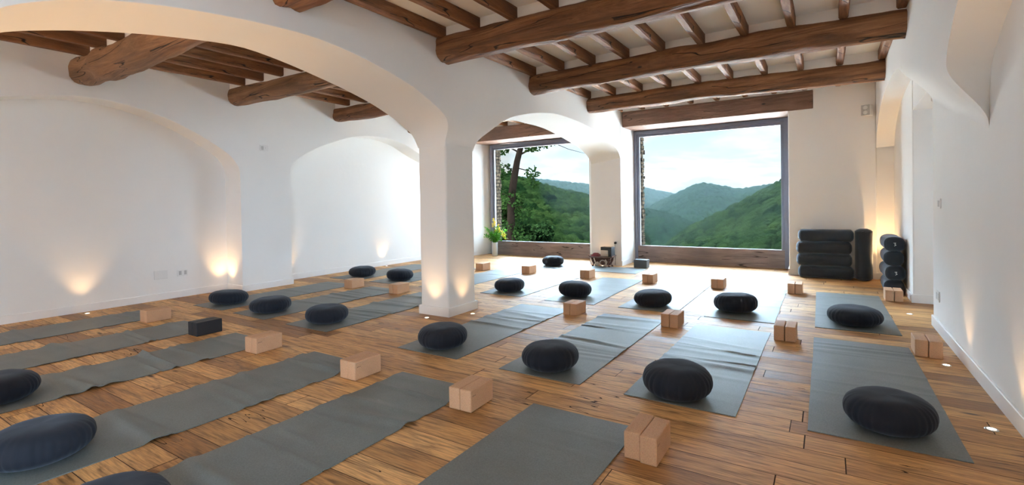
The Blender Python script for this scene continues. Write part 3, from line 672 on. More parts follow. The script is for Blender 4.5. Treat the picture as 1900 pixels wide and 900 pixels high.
# ------------------------------------------------------------------ yoga blocks, two to a mat
def block_mesh(w_, d, h, r=0.006):
    bm = bmesh.new(); add_box(bm, -w_/2, w_/2, -d/2, d/2, 0, h); bmesh.ops.bevel(bm, geom=bm.edges[:], offset=r, segments=3, affect='EDGES', profile=0.5)
    me = bpy.data.meshes.new('yoga_block'); bm.to_mesh(me); bm.free(); return me
bme = {}
for nm, mt in (('cork', 'cork'), ('black', 'black_foam'), ('slate', 'slate_foam')):
    me = block_mesh(0.0745, 0.222, 0.120); me.materials.append(MATS[mt]); bme[nm] = me
def print_mark(parent):
    """small dark scribbled maker's mark low on the block's long side: three short strokes"""
    bm = bmesh.new(); x = 0.0745/2 + 0.0004
    for y0, z0, pts in ((0, 0, [(-0.094, 0.088), (-0.090, 0.082), (-0.087, 0.090)]), (0, 0, [(-0.083, 0.083), (-0.080, 0.089), (-0.077, 0.083)]), (0, 0, [(-0.073, 0.088), (-0.069, 0.083), (-0.065, 0.089)])):
        for (a, b), (c, d) in zip(pts, pts[1:]):
            L = Vector((0, c-a, d-b)); n_ = Vector((0, -L.z, L.y)).normalized()*0.0011
            q = [Vector((x, a, b)) - n_, Vector((x, c, d)) - n_, Vector((x, c, d)) + n_, Vector((x, a, b)) + n_]
            bm.faces.new([bm.verts.new(p) for p in q])
    bm_obj('printed_mark', bm, 'cork_print', parent)
def pair(x, y, rot, where, kind='cork', mark=False, dy=(0, 0), gapx=0.001):
    for s_, side in ((-1, 'left'), (1, 'right')):
        o = bpy.data.objects.new('yoga_block', bme[kind]); C.objects.link(o)
        a = math.radians(rot + dy[(s_+1)//2]*60); off = s_*(0.0745/2 + gapx)
        o.location = (x + off*math.cos(a), y + off*math.sin(a) + dy[(s_+1)//2], 0.0006); o.rotation_euler = (0, 0, a)
        cn = {'cork': 'tan cork block', 'black': 'black foam block', 'slate': 'slate grey foam block'}[kind]
        tag(o, '%s, %s of the pair %s' % (cn, side, where), 'yoga block', 'yoga blocks')
        if mark and s_ == 1: print_mark(o)
pair(-0.695, 2.185, 0, 'nearest the camera at bottom centre', mark=True, dy=(0.012, 0))
pair(-1.715, 2.215, 2, 'beside the fifth front-row mat', mark=True)
pair(-2.655, 2.225, 0, 'beside the fourth front-row mat', mark=True)
pair(-3.800, 2.225, 2, 'beside the third front-row mat', mark=True)
pair(-4.775, 2.25, 1, 'beside the second front-row mat', 'black')
pair(-5.785, 2.255, 0, 'at the first front-row mat by left wall')
pair(-5.53, 4.55, 2, 'beyond the first middle-row mat, left of pillar')
pair(-4.675, 4.56, 2, 'beyond the second middle-row mat, nearest pillar\'s left')
pair(-2.175, 4.545, 0, 'at the mat just right of the pillar')
pair(-1.195, 4.535, 0, 'beyond the fifth middle-row mat, centre of picture', dy=(0, 0.004))
pair(-0.295, 4.545, 0, 'beyond the sixth middle-row mat, right of centre', dy=(0, -0.004), gapx=0.003)
pair(0.590, 4.565, -1, 'at the near right mat by the right wall', dy=(0.008, 0), gapx=0.002)
pair(-4.95, 6.78, 0, 'nearest the left window, just right of pillar')
pair(-4.065, 6.82, 0, 'second from the left in the farthest row')
pair(-3.025, 6.78, 0, 'in the farthest row before the far pier')
pair(-2.085, 6.77, 0, 'in farthest row below the dark grey block')
pair(-1.190, 6.76, 0, 'in farthest row below the big window centre')
pair(-0.335, 6.79, 0, 'in farthest row below the window\'s right end')
pair(0.595, 6.78, 0, 'in front of the right-hand bolster stack', gapx=0.003)
for k_, yy_ in ((0, 8.145), (1, 8.221)):
    o = bpy.data.objects.new('yoga_block', bme['slate']); C.objects.link(o); o.location = (-2.66, yy_, 0.0006); o.rotation_euler = (0, 0, math.radians(91)); o.scale = (1, 1, 1.15)
    tag(o, 'slate grey foam block by the far pier, %s of two' % ('front' if k_ == 0 else 'rear'), 'yoga block', 'yoga blocks')

# ------------------------------------------------------------------ bolsters
def bolster_mesh(L, ry, rz, seed, n=3.1):
    seg, ring = 40, 48; v = []; f = []
    for i in range(seg+1):
        u = i/seg; x = -L/2 + L*u; e = min(u, 1-u)*L
        k = 1.0 if e > 0.05 else (1 - (1 - e/0.05)**2.4)**0.42 if e > 0 else 0.45
        k = max(k, 0.45)
        for j in range(ring):
            a = 2*math.pi*j/ring; c, s = math.cos(a), math.sin(a); r = (abs(c)**n + abs(s)**n)**(-1/n)
            wr = 0.0025*noise.noise(Vector((x*9, c*3, s*3 + seed))) + 0.002*math.sin(a*24)*math.exp(-(e/0.05)**2)
            v.append((x, (ry*r*k + wr)*c, (rz*r*k + wr)*s))
    for i in range(seg):
        for j in range(ring): f.append((i*ring+j, i*ring+(j+1) % ring, (i+1)*ring+(j+1) % ring, (i+1)*ring+j))
    f.append(tuple(range(ring))[::-1]); f.append(tuple(seg*ring+j for j in range(ring)))
    return v, f
def bolster(loc, rot, L, ry, rz, seed, label, tagged=False, piping=False):
    r = empty('bolster', loc); r.rotation_euler = rot; tag(r, label, 'bolster', 'dark yoga bolsters')
    v, f = bolster_mesh(L, ry, rz, seed); mesh_obj('cover', v, f, 'bolster_cotton', r, smooth=True)
    for s_ in (-1, 1):
        bm = bmesh.new(); n_ = 40; pts = []
        for k in range(n_+1):
            a = 2*math.pi*k/n_; c, s = math.cos(a), math.sin(a); q = (abs(c)**2.6 + abs(s)**2.6)**(-1/2.6)*0.985
            pts.append((s_*(L/2 - 0.034), ry*q*c, rz*q*s))
        add_tube(bm, pts, 0.0035, 6, caps=False); bm_obj('seam_piping', bm, 'bolster_cotton', r, smooth=True)
    if tagged:
        bm = bmesh.new()
        for a, b in (((0.012, 0.016), (-0.010, 0.018)), ((-0.010, 0.018), (0.002, 0.003)), ((0.002, 0.003), (-0.012, -0.006)), ((-0.012, -0.006), (0.006, -0.018))):
            A, B = Vector((-L/2 - 0.002, *a)), Vector((-L/2 - 0.002, *b)); add_tube(bm, [A, B], 0.003, 6)
        t_ = bm_obj('white_tag', bm, 'white_tag', r); t_['label'] = 'small white tag on the end'
    return r
hts = 0.0865
for k in range(4):
    dx = (0.0, -0.022, -0.020, 0.005)[3-k] if k else 0.0
    bolster((-0.035 + dx, 8.195 + (0.01 if k % 2 else 0), 0.088 + k*0.171), (0, 0, 0.01*(k-1)), 0.66, 0.125, 0.0838, k, 'dark bolster lying below the window corner, %s in the stack of four' % ('bottom', 'second up', 'third up', 'topmost')[k])
bolster((0.405, 8.175, 0.352), (0, math.radians(90), 0), 0.70, 0.12, 0.098, 7, 'dark bolster standing upright beside the horizontal stack')
for k in range(4):
    bolster((0.640, 7.42 - (0.02 if k % 2 else 0), 0.086 + k*0.166), (0, 0, math.radians(90 - (1.0, -1.5, 1.0, 0)[k])), 0.64, 0.094, 0.0812, 11+k, 'dark bolster pointing at camera in right niche, %s of four' % ('lowest', 'second', 'third', 'topmost')[k], tagged=(k in (1, 3)))

# ------------------------------------------------------------------ vase, bouquet, petals
vx, vy = -6.015, 8.68
r = empty('flower_vase', (vx, vy, 0)); tag(r, 'tall grey cylinder vase on the floor by left window', 'vase')
bm = bmesh.new(); add_lathe(bm, [(0, 0), (0.055, 0), (0.059, 0.01), (0.061, 0.14), (0.060, 0.285), (0.056, 0.292), (0.050, 0.288), (0.050, 0.05), (0, 0.045)], 32); bm_obj('vase_body', bm, 'vase_glaze', r, smooth=True)
bm = bmesh.new(); add_lathe(bm, [(0.0615, 0.262), (0.0635, 0.268), (0.0635, 0.280), (0.0605, 0.287)], 32); bm_obj('vase_rim', bm, 'vase_glaze', r, smooth=True)
rnd = random.Random(5); q = empty('wildflower_bouquet', (vx, vy, 0.06)); tag(q, 'loose bouquet of yellow wildflowers and green leaves in the vase', 'bouquet')
stems = bmesh.new(); leaves = bmesh.new(); yel = [bmesh.new() for _ in range(9)]; pale = bmesh.new()
def leaf(bm, p, d, L, W):
    d = d.normalized(); s = d.cross(Vector((rnd.uniform(-1,1), rnd.uniform(-1,1), 1))).normalized(); u = s.cross(d)
    pts = [p, p + d*L*0.35 + s*W + u*L*0.04, p + d*L + u*-L*0.08, p + d*L*0.35 - s*W + u*L*0.04, p + d*L*0.45]
    v = [bm.verts.new(a) for a in pts]; bm.faces.new((v[0], v[1], v[4])); bm.faces.new((v[1], v[2], v[4])); bm.faces.new((v[2], v[3], v[4])); bm.faces.new((v[3], v[0], v[4]))
heads = []
for k in range(46):
    a = rnd.uniform(0, 6.28); tip = Vector((math.cos(a), math.sin(a)*0.7, 0))*rnd.uniform(0.05, 0.30) + Vector((0.03, 0, 0)); h = rnd.uniform(0.40, 0.66)
    tip.z = h - 0.25*(tip.xy.length/0.3)**2*0.6
    p0 = Vector((math.cos(a)*0.02, math.sin(a)*0.02, 0.0)); p1 = Vector((math.cos(a)*0.034, math.sin(a)*0.034, 0.24))
    pts = [p0, p1, p1.lerp(tip, 0.5) + Vector((0, 0, 0.05)), tip]; add_tube(stems, pts, [0.0022, 0.002, 0.0016, 0.001], 5)
    for j in range(16):
        u = rnd.uniform(0.0, 1.0); p = p1.lerp(tip, u) + Vector((0, 0, 0.05*math.sin(u*math.pi)))
        leaf(leaves, p, Vector((rnd.uniform(-1,1), rnd.uniform(-1,1), rnd.uniform(-0.5, 0.9))), rnd.uniform(0.03, 0.075), rnd.uniform(0.007, 0.016))
    heads.append(tip)
yh = [(0.0, -0.02, 0.70), (0.02, 0.0, 0.64), (0.10, 0.02, 0.58), (0.17, 0.03, 0.44), (0.22, 0.02, 0.40), (0.27, 0.0, 0.36), (0.06, -0.04, 0.50), (-0.06, 0.03, 0.60), (0.14, -0.02, 0.50)]
for bmy, hpos in zip(yel, yh):
    hp = Vector(hpos)
    add_tube(stems, [Vector((0.0, 0.0, 0.05)), Vector((hp.x*0.15, hp.y*0.15, 0.24)), hp], [0.0022, 0.002, 0.001], 5)
    for j in range(60):
        u = rnd.uniform(-0.06, 0.05); p = hp + Vector((rnd.gauss(0, 0.014), rnd.gauss(0, 0.014), u))
        leaf(bmy, p, Vector((rnd.uniform(-1,1), rnd.uniform(-1,1), rnd.uniform(-0.6, 0.9))), rnd.uniform(0.012, 0.022), 0.007)
for tip in heads[:16]:
    for j in range(14): leaf(pale, tip + Vector((rnd.gauss(0, 0.016), rnd.gauss(0, 0.016), rnd.gauss(0, 0.016))), Vector((rnd.uniform(-1,1), rnd.uniform(-1,1), rnd.uniform(-1, 1))), 0.014, 0.005)
bm_obj('stems', stems, 'leaf_bouquet', q, recalc=False); bm_obj('leaves', leaves, 'leaf_bouquet', q, recalc=False); bm_obj('pale_blossoms', pale, 'petal_pale', q, recalc=False)
for b_ in yel: bm_obj('yellow_flower', b_, 'petal_yellow', q, recalc=False)
for k, (x, y) in enumerate(((-5.80, 8.72), (-5.93, 8.83), (-5.66, 8.80))):
    bm = bmesh.new()
    for j in range(5): leaf(bm, Vector((0, 0, 0.004)), Vector((math.cos(j*1.25), math.sin(j*1.25), 0.25)), 0.018, 0.006)
    o = bm_obj('fallen_blossom', bm, 'petal_yellow', recalc=False); o.location = (x, y, 0.0)
    tag(o, 'tiny fallen yellow blossom on floor right of the vase, %s' % ('foremost', 'beside the vase foot', 'rightmost')[k], 'blossom', 'fallen blossoms')

# ------------------------------------------------------------------ carved wooden stand with box and cloth in front of the far pier
r = empty('carved_stand', (-3.30, 8.03, 0)); tag(r, 'low carved dark wooden stand with scroll legs against the far pier', 'stand')
bm = bmesh.new(); n_ = 16
for k in range(n_):
    xa, xb = -0.215 + 0.43*k/n_, -0.215 + 0.43*(k+1)/n_; za, zb2 = 0.156 + 0.028*(abs(xa)/0.215)**12, 0.156 + 0.028*(abs(xb)/0.215)**12
    v = [bm.verts.new(p) for p in ((xa,-0.10,za),(xb,-0.10,zb2),(xb,0.10,zb2),(xa,0.10,za),(xa,-0.10,za+0.018),(xb,-0.10,zb2+0.018),(xb,0.10,zb2+0.018),(xa,0.10,za+0.018))]
    for f in ((0,3,2,1),(4,5,6,7),(0,1,5,4),(1,2,6,5),(2,3,7,6),(3,0,4,7)): bm.faces.new([v[i] for i in f])
bm_obj('top', bm, 'carved_wood', r)
for sx in (-1, 1):
    for sy in (-1, 1):
        bm = bmesh.new(); add_tube(bm, [(sx*0.165, sy*0.07, 0.165), (sx*0.150, sy*0.07, 0.11), (sx*0.125, sy*0.07, 0.06), (sx*0.148, sy*0.07, 0.012), (sx*0.165, sy*0.07, 0.012)], [0.022, 0.024, 0.018, 0.016, 0.012], 8); bm_obj('leg', bm, 'carved_wood', r, smooth=True)
def ring(name, cx, cz, R, rr, mat, y=-0.088, par=None):
    bm = bmesh.new(); pts = [(cx + R*math.cos(2*math.pi*k/20), y, cz + R*math.sin(2*math.pi*k/20)) for k in range(21)]; add_tube(bm, pts, rr, 7, caps=False)
    return bm_obj(name, bm, mat, par, smooth=True)
wh = ring('carved_wheel', 0.04, 0.068, 0.052, 0.009, 'beige_plastic', par=r); ring('carved_hub', 0.04, 0.068, 0.024, 0.008, 'carved_wood', par=wh)
bm = bmesh.new(); add_lathe(bm, [(0, -0.034), (0.022, -0.030), (0.034, -0.008), (0.034, 0.008), (0.022, 0.030), (0, 0.034)], 16)
o = bm_obj('carved_gourd', bm, 'beige_plastic', r, smooth=True); o.location = (-0.062, -0.085, 0.058)
bm = bmesh.new(); add_tube(bm, [(0.085, -0.09, 0.13), (0.112, -0.092, 0.09), (0.098, -0.092, 0.045), (0.118, -0.092, 0.014)], [0.013, 0.018, 0.012, 0.014], 8); bm_obj('scroll', bm, 'beige_plastic', r, smooth=True)
bm = bmesh.new(); add_box(bm, -0.14, 0.14, 0.02, 0.035, 0.03, 0.16); bm_obj('back_panel', bm, 'carved_wood', r)
bm = bmesh.new()
for k in range(5): add_box(bm, -0.19+0.01*k, -0.03-0.012*k, -0.07+0.008*k, 0.06-0.008*k, 0.178+0.011*k, 0.190+0.011*k)
for v in bm.verts: v.co += Vector((noise.noise(v.co*21), noise.noise(v.co*17+Vector((3,3,3))), 0.6*noise.noise(v.co*19)))*0.010
o = bm_obj('folded_cloth', bm, 'red_cloth', bevel=0.004); o.location = (-3.30, 8.03, 0.0); tag(o, 'dark red folded cloth on the left of the carved stand', 'cloth')
r = empty('speaker_box', (-3.215, 8.06, 0.178), math.radians(-8)); tag(r, 'small dark box with beige front standing on the carved stand', 'box')
box_obj('housing', (-0.105, 0.105, -0.06, 0.07, 0.0, 0.165), 'dark_plastic', r, 0.008)
box_obj('front_panel', (-0.100, 0.045, -0.067, -0.058, 0.004, 0.108), 'beige_plastic', r, 0.003)
bm = bmesh.new(); add_lathe(bm, [(0, -0.010), (0.012, -0.010), (0.012, 0.0), (0, 0.0)], 16); o = bm_obj('knob', bm, 'brushed_steel', r); o.rotation_euler = (math.radians(90), 0, 0); o.location = (0.020, -0.068, 0.062)
# socket with plug on the pier
def plate(name, loc, rotz, w_, h, label, cat, mods, mat='white_plastic'):
    r = empty(name, loc, rotz); tag(r, label, cat)
    box_obj('plate', (-w_/2, w_/2, -0.008, 0, -h/2, h/2), mat, r, 0.003)
    for (x0, x1, z0, z1, mt, nm) in mods: box_obj(nm, (x0, x1, -0.011, -0.004, z0, z1), mt, r, 0.0015)
    return r
plate('wall_socket', (-3.135, 8.249, 0.40), 0, 0.075, 0.075, 'small socket with a dark plug on the far pier above the stand', 'socket', [(-0.02, 0.02, -0.02, 0.02, 'white_plastic', 'socket_insert')])
bm = bmesh.new(); add_lathe(bm, [(0, 0), (0.022, 0), (0.020, 0.03), (0.010, 0.045), (0, 0.045)], 14); o = bm_obj('power_plug', bm, 'dark_plastic', smooth=True); o.rotation_euler = (math.radians(90), 0, 0); o.location = (-3.135, 8.238, 0.40)
tag(o, 'round black power plug in the socket above the carved stand', 'plug')
bm = bmesh.new(); add_tube(bm, [(-3.135, 8.205, 0.395), (-3.13, 8.19, 0.34), (-3.14, 8.18, 0.25), (-3.12, 8.18, 0.15), (-3.13, 8.19, 0.02)], 0.004, 6); 
pc = bm_obj('cord', bm, 'dark_plastic', smooth=True); pc.parent = o; bpy.context.view_layer.update(); pc.matrix_parent_inverse = o.matrix_world.inverted()

# wall plates and switches
rl = math.radians(90)
plate('light_switch', (XF + 0.0005, 3.945, 1.955), rl, 0.118, 0.082, 'white switch plate high on left wall between the blind arches', 'switch',
      [(-0.045, -0.015, -0.026, 0.026, 'grey_plastic', 'button'), (-0.012, 0.045, -0.026, 0.026, 'white_plastic', 'button'), (0.010, 0.024, -0.018, 0.018, 'grey_plastic', 'rocker')])
plate('blank_cover', (XB + 0.0005, 2.795, 0.315), rl, 0.15, 0.105, 'flush white blank cover low in the near blind arch', 'cover plate', [])
plate('wall_outlet', (XB + 0.0005, 3.04, 0.31), rl, 0.125, 0.082, 'white outlet with three inserts low in the near blind arch', 'outlet',
      [(-0.045, -0.017, -0.026, 0.026, 'grey_plastic', 'insert'), (-0.014, 0.014, -0.026, 0.026, 'white_plastic', 'insert'), (0.017, 0.045, -0.026, 0.026, 'grey_plastic', 'insert')])
plate('light_switch', (XD - 0.0005, 5.31, 1.07), -rl, 0.13, 0.082, 'white switch at chest height on the right wall edge', 'switch', [(-0.03, 0.03, -0.026, 0.026, 'grey_plastic', 'rocker')])
plate('wall_outlet', (XD - 0.0005, 5.38, 0.295), -rl, 0.125, 0.088, 'white outlet near the floor on the right wall edge', 'outlet', [(-0.045, -0.003, -0.028, 0.028, 'grey_plastic', 'insert'), (0.003, 0.045, -0.028, 0.028, 'white_plastic', 'insert')])
r = empty('wall_speaker', (0.475, 8.34, 2.31), math.radians(-22)); tag(r, 'small light grey box speaker high on wall right of the window', 'speaker')
box_obj('housing', (-0.055, 0.055, -0.10, 0.0, -0.075, 0.075), 'white_plastic', r, 0.006)
gr_l = box_obj('grille', (-0.050, 0.050, -0.104, -0.098, -0.07, 0.07), 'grey_plastic', r, 0.002)
for zz in (-0.033, 0.033):
    bm = bmesh.new(); add_lathe(bm, [(0, 0.003), (0.012, 0.002), (0.026, 0.006), (0.028, 0.0), (0, 0)], 20); o = bm_obj('driver', bm, 'white_plastic', gr_l, smooth=True); o.rotation_euler = (math.radians(90), 0, 0); o.location = (0, -0.104, zz)
box_obj('bracket', (-0.02, 0.045, -0.02, 0.012, -0.05, 0.05), 'dark_plastic', r, 0.003)

# ------------------------------------------------------------------ floor uplights
def uplight(x, y, lean, label, e=1.0, vis=True):
    r = empty('floor_uplight', (x, y, 0)); tag(r, label, 'uplight', 'round floor uplights')
    bm = bmesh.new(); add_lathe(bm, [(0.018, 0.0), (0.027, 0.0), (0.027, 0.002), (0.024, 0.004), (0.018, 0.004)], 28); bm_obj('rim', bm, 'brushed_steel', r, smooth=False)
    bm = bmesh.new(); add_lathe(bm, [(0.018, 0.001), (0.018, 0.0028), (0, 0.0034)], 24); bm_obj('lens', bm, 'lamp_glow', r)
    d = bpy.data.lights.new('uplight_lamp', 'SPOT'); d.energy = LAMP*e; d.color = (1.0, 0.60, 0.27); d.spot_size = math.radians(74); d.spot_blend = 0.85; d.shadow_soft_size = 0.02
    o = bpy.data.objects.new('uplight_lamp', d); C.objects.link(o); o.parent = r; o.location = (0, 0, 0.02)
    v = Vector((lean[0], lean[1], 1)); o.rotation_euler = v.to_track_quat('-Z', 'Y').to_euler()
uplight(-6.85, 2.02, (-0.10, 0), 'small glowing uplight at the foot of near blind arch', 0.8)
uplight(-6.86, 3.47, (-0.06, 0.10), 'uplight behind a cushion in the blind arch corner', 1.7)
uplight(-6.88, 4.50, (-0.08, -0.02), 'small uplight at the near corner of the far blind arch', 0.8)
uplight(-6.89, 6.42, (-0.10, 0), 'small uplight at the foot of far blind arch behind cushion', 0.8)
uplight(-3.385, 3.67, (0, 0.10), 'glowing uplight in front of the pillar', 0.85)
uplight(-3.085, 4.03, (-0.10, 0), 'glowing uplight at the pillar\'s right side', 0.7)
uplight(-3.34, 0.62, (0, 0.25), 'uplight at the foot of the arcade behind the left edge', 9.0)
uplight(0.66, 3.24, (0.10, 0), 'oval glowing uplight by the right wall, nearest the camera', 0.4)
uplight(0.66, 4.32, (0.10, 0), 'glowing uplight between right wall and cork blocks', 0.4)
uplight(0.655, 6.03, (0.05, 0.0), 'uplight in the passage floor beyond right wall', 1.2)
uplight(0.66, 2.16, (-0.03, 0.1), 'uplight by the right wall beyond the picture', 4.0)
uplight(0.66, 1.08, (-0.03, 0.2), 'uplight by the right wall beside the camera', 3.0)
uplight(0.62, 8.10, (0.02, 0.10), 'uplight glowing behind the upright bolster in the niche', 5.5)
uplight(-3.34, 8.12, (0, 0.10), 'uplight behind the carved stand at far pier', 0.6)

# ------------------------------------------------------------------ outside: slope, hills, trees
rng = np.random.RandomState(3)
def canopy(Xa, Ya, cell, hgt, seed):
    """tree crowns as domes on a jittered grid"""
    out = np.zeros_like(Xa); gx, gy = np.floor(Xa/cell).astype(int), np.floor(Ya/cell).astype(int)
    def h(i, j, k): return np.mod(np.sin(i*127.1 + j*311.7 + k*74.7 + seed*13.3)*43758.5453, 1.0)
    for di in (-1, 0, 1):
        for dj in (-1, 0, 1):
            i, j = gx+di, gy+dj; px, py = (i + h(i, j, 1))*cell, (j + h(i, j, 2))*cell; R = cell*(0.55 + 0.35*h(i, j, 3))
            d2 = ((Xa-px)**2 + (Ya-py)**2)/R**2; out = np.maximum(out, np.sqrt(np.clip(1-d2, 0, 1))*(0.6+0.6*h(i, j, 4))*hgt)
    return out
def fbm(Xa, Ya, sc_, seed):
    out = np.zeros_like(Xa); a = 1.0
    for o in range(2):
        f_ = 2.0**o/sc_; out += a*(np.sin(Xa*f_*6.1 + seed + 1.7*np.sin(Ya*f_*4.3 + o))*np.cos(Ya*f_*5.7 + seed*2 + 1.3*np.sin(Xa*f_*3.7))); a *= 0.5
    return out
def hill(name, table, Dr, Db, zbase_el, mat, tree, na, nr, pw=0.8, rough=6.0, seed=1):
    az = np.linspace(table[0][0], table[-1][0], na); el = np.interp(az, [a for a, b in table], [b for a, b in table])
    s = np.r_[np.linspace(0, 1, nr), np.linspace(1.0, 1.15, 6)[1:]]
    A, S_ = np.meshgrid(np.radians(az), s); EL = np.meshgrid(np.radians(el), s)[0]
    D = Db + (Dr - Db)*S_; Xa, Ya = D*np.sin(A), D*np.cos(A)
    zr = CAM_H + Dr*np.tan(EL) - tree*0.75; zb = CAM_H + Db*math.tan(math.radians(zbase_el))
    Zs = np.where(S_ <= 1, zb + (zr-zb)*np.clip(S_, 0, 1)**pw, zr - (S_-1)*(Dr-Db)*0.5)
    Zs = Zs + rough*fbm(Xa, Ya, 180.0, seed)*np.sin(np.clip(S_, 0, 1)*math.pi) + canopy(Xa, Ya, tree*1.05, tree*(0.8 if tree < 6 else 0.55), seed)
    n0, n1 = A.shape; v = np.stack([Xa, Ya, Zs], -1).reshape(-1, 3)
    f = [(i*n1+j, i*n1+j+1, (i+1)*n1+j+1, (i+1)*n1+j) for i in range(n0-1) for j in range(n1-1)]
    o = mesh_obj(name, v.tolist(), f, mat, smooth=True); return o
def hs(o, label): o['kind'] = 'structure'; o['label'] = label
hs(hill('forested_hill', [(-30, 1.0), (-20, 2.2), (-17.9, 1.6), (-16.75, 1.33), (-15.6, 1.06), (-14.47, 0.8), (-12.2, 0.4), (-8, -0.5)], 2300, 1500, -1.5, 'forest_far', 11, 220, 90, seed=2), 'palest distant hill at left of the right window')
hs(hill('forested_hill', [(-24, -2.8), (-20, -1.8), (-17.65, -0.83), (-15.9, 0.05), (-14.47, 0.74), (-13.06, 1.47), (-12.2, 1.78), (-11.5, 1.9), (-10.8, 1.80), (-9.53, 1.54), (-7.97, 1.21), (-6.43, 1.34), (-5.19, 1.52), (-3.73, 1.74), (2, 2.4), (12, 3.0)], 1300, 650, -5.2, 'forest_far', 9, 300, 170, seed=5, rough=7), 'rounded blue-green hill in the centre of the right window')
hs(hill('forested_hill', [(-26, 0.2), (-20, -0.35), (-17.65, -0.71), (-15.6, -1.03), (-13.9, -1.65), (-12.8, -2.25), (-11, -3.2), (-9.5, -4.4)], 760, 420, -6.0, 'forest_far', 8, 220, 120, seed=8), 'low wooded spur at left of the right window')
hs(hill('forested_hill', [(-16, -5.2), (-13.5, -3.3), (-12.28, -2.48), (-10.64, -1.73), (-9.03, -0.82), (-7.46, 0.01), (-5.94, 0.87), (-4.45, 1.71), (-3.0, 2.4), (2, 4.2), (14, 6.0)], 480, 190, -9.5, 'forest_near', 5.0, 560, 290, pw=0.85, seed=11, rough=4), 'near green wooded slope rising to the right')
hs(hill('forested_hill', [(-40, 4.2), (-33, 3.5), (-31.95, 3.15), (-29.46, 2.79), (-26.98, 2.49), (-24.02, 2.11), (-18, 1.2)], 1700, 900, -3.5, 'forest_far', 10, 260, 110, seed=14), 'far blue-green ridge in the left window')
hs(hill('forested_hill', [(-42, 5.0), (-36, 4.2), (-33.9, 3.74), (-32.89, 3.48), (-31.45, 3.01), (-29.47, 2.35), (-26.99, 1.56), (-25.45, 1.21), (-24.04, 0.88), (-21, -0.6), (-18.5, -2.6), (-17, -4.5)], 520, 200, -9.5, 'forest_near', 5.0, 440, 290, pw=0.85, seed=17, rough=5), 'near wooded hillside in the left window')
# valley floor
az = np.radians(np.linspace(-44, 6, 200)); D = np.linspace(150, 900, 150); A, DD = np.meshgrid(az, D); Xa, Ya = DD*np.sin(A), DD*np.cos(A)
Zs = -30 - 0.03*DD + canopy(Xa, Ya, 8, 5, 33)*(0.4+0.6*(fbm(Xa, Ya, 90, 4) > 0)); n0, n1 = A.shape
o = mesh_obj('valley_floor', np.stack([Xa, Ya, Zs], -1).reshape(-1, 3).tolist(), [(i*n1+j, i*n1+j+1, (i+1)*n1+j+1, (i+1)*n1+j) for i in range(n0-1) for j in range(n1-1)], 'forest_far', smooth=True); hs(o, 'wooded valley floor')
bm = bmesh.new(); n_ = 30
gr_ = [[bm.verts.new((-140 + 240*i/n_, 9.35 + 200*(j/n_)**2, -0.9 - 9*(j/n_) - 36*(j/n_)**1.7 + 0.4*noise.noise(Vector((i, j, 0))))) for j in range(n_+1)] for i in range(n_+1)]
for i in range(n_):
    for j in range(n_): bm.faces.new((gr_[i][j], gr_[i+1][j], gr_[i+1][j+1], gr_[i][j+1]))
hs(box_obj('bounce_slab', (-14, 6, 9.3, 15.0, -0.5, -0.3), 'pale_bounce'), 'unseen pale slab added to bounce daylight onto the ceiling')  # reflector added out of view, throws daylight up to the ceiling
hs(bm_obj('ground', bm, 'field_grass', smooth=True), 'grassy slope below the windows')

def foliage(bm, rnd, centre, rad, n, size, squash=0.8):
    for _ in range(n):
        d = Vector((rnd.gauss(0, 1), rnd.gauss(0, 1), rnd.gauss(0, 1))).normalized()*rad*rnd.uniform(0.55, 1.0)**0.6; d.z *= squash
        p = Vector(centre) + d; q_ = Vector((rnd.uniform(-1, 1), rnd.uniform(-1, 1), rnd.uniform(-0.7, 0.7))).normalized(); s = q_.cross(Vector((rnd.uniform(-1,1), rnd.uniform(-1,1), rnd.uniform(-1,1)))).normalized()
        L, W = size*rnd.uniform(0.7, 1.4), size*0.45*rnd.uniform(0.7, 1.3)
        bm.faces.new([bm.verts.new(a) for a in (p, p + q_*L*0.5 + s*W, p + q_*L, p + q_*L*0.5 - s*W)])
# slender tree outside the left window
rnd = random.Random(8); r = empty('slender_tree', (-9.03, 14.0, -1.3)); tag(r, 'slender leaning tree with dark trunk outside the left window', 'tree')
bm = bmesh.new()
tp = [(0.0, 0, -0.6), (0.0, 0, 0.6), (0.01, 0, 1.4), (0.02, 0, 2.0), (0.03, 0, 2.36), (0.12, 0, 3.0), (0.30, 0, 3.80), (0.42, 0.05, 4.3), (0.52, 0.1, 5.6)]
add_tube(bm, tp, [0.17, 0.15, 0.142, 0.138, 0.135, 0.125, 0.105, 0.095, 0.06], 14)
for v in bm.verts: v.co += Vector((noise.noise(v.co*5), noise.noise(v.co*5 + Vector((9, 9, 9))), 0))*0.02
bm_obj('trunk', bm, 'bark', r, smooth=True)
bm = bmesh.new(); lf = bmesh.new()
br_ = [((0.35, 0, 4.0), (1.0, 0.1, 4.28), (1.75, 0.2, 4.42), 0.035), ((0.25, 0, 3.6), (0.75, 0.1, 3.45), (0.95, 0.1, 3.0), 0.02), ((0.2, 0, 3.4), (-0.15, 0, 3.7), (-0.45, 0.1, 3.5), 0.02), ((0.38, 0, 4.1), (-0.1, 0, 4.35), (-0.75, 0, 4.3), 0.03), ((1.5, 0.15, 4.38), (2.1, 0.2, 4.1), (2.9, 0.3, 3.85), 0.012), ((0.05, 0, 2.6), (-0.3, 0, 2.75), (-0.5, 0, 2.5), 0.015), ((0.08, 0, 2.2), (0.4, 0, 2.3), (0.55, 0, 2.1), 0.015)]
for a, b, c_, q_ in br_: add_tube(bm, [a, b, c_], [q_, q_*0.7, q_*0.35], 7)
bm_obj('branches', bm, 'bark', r, smooth=True)
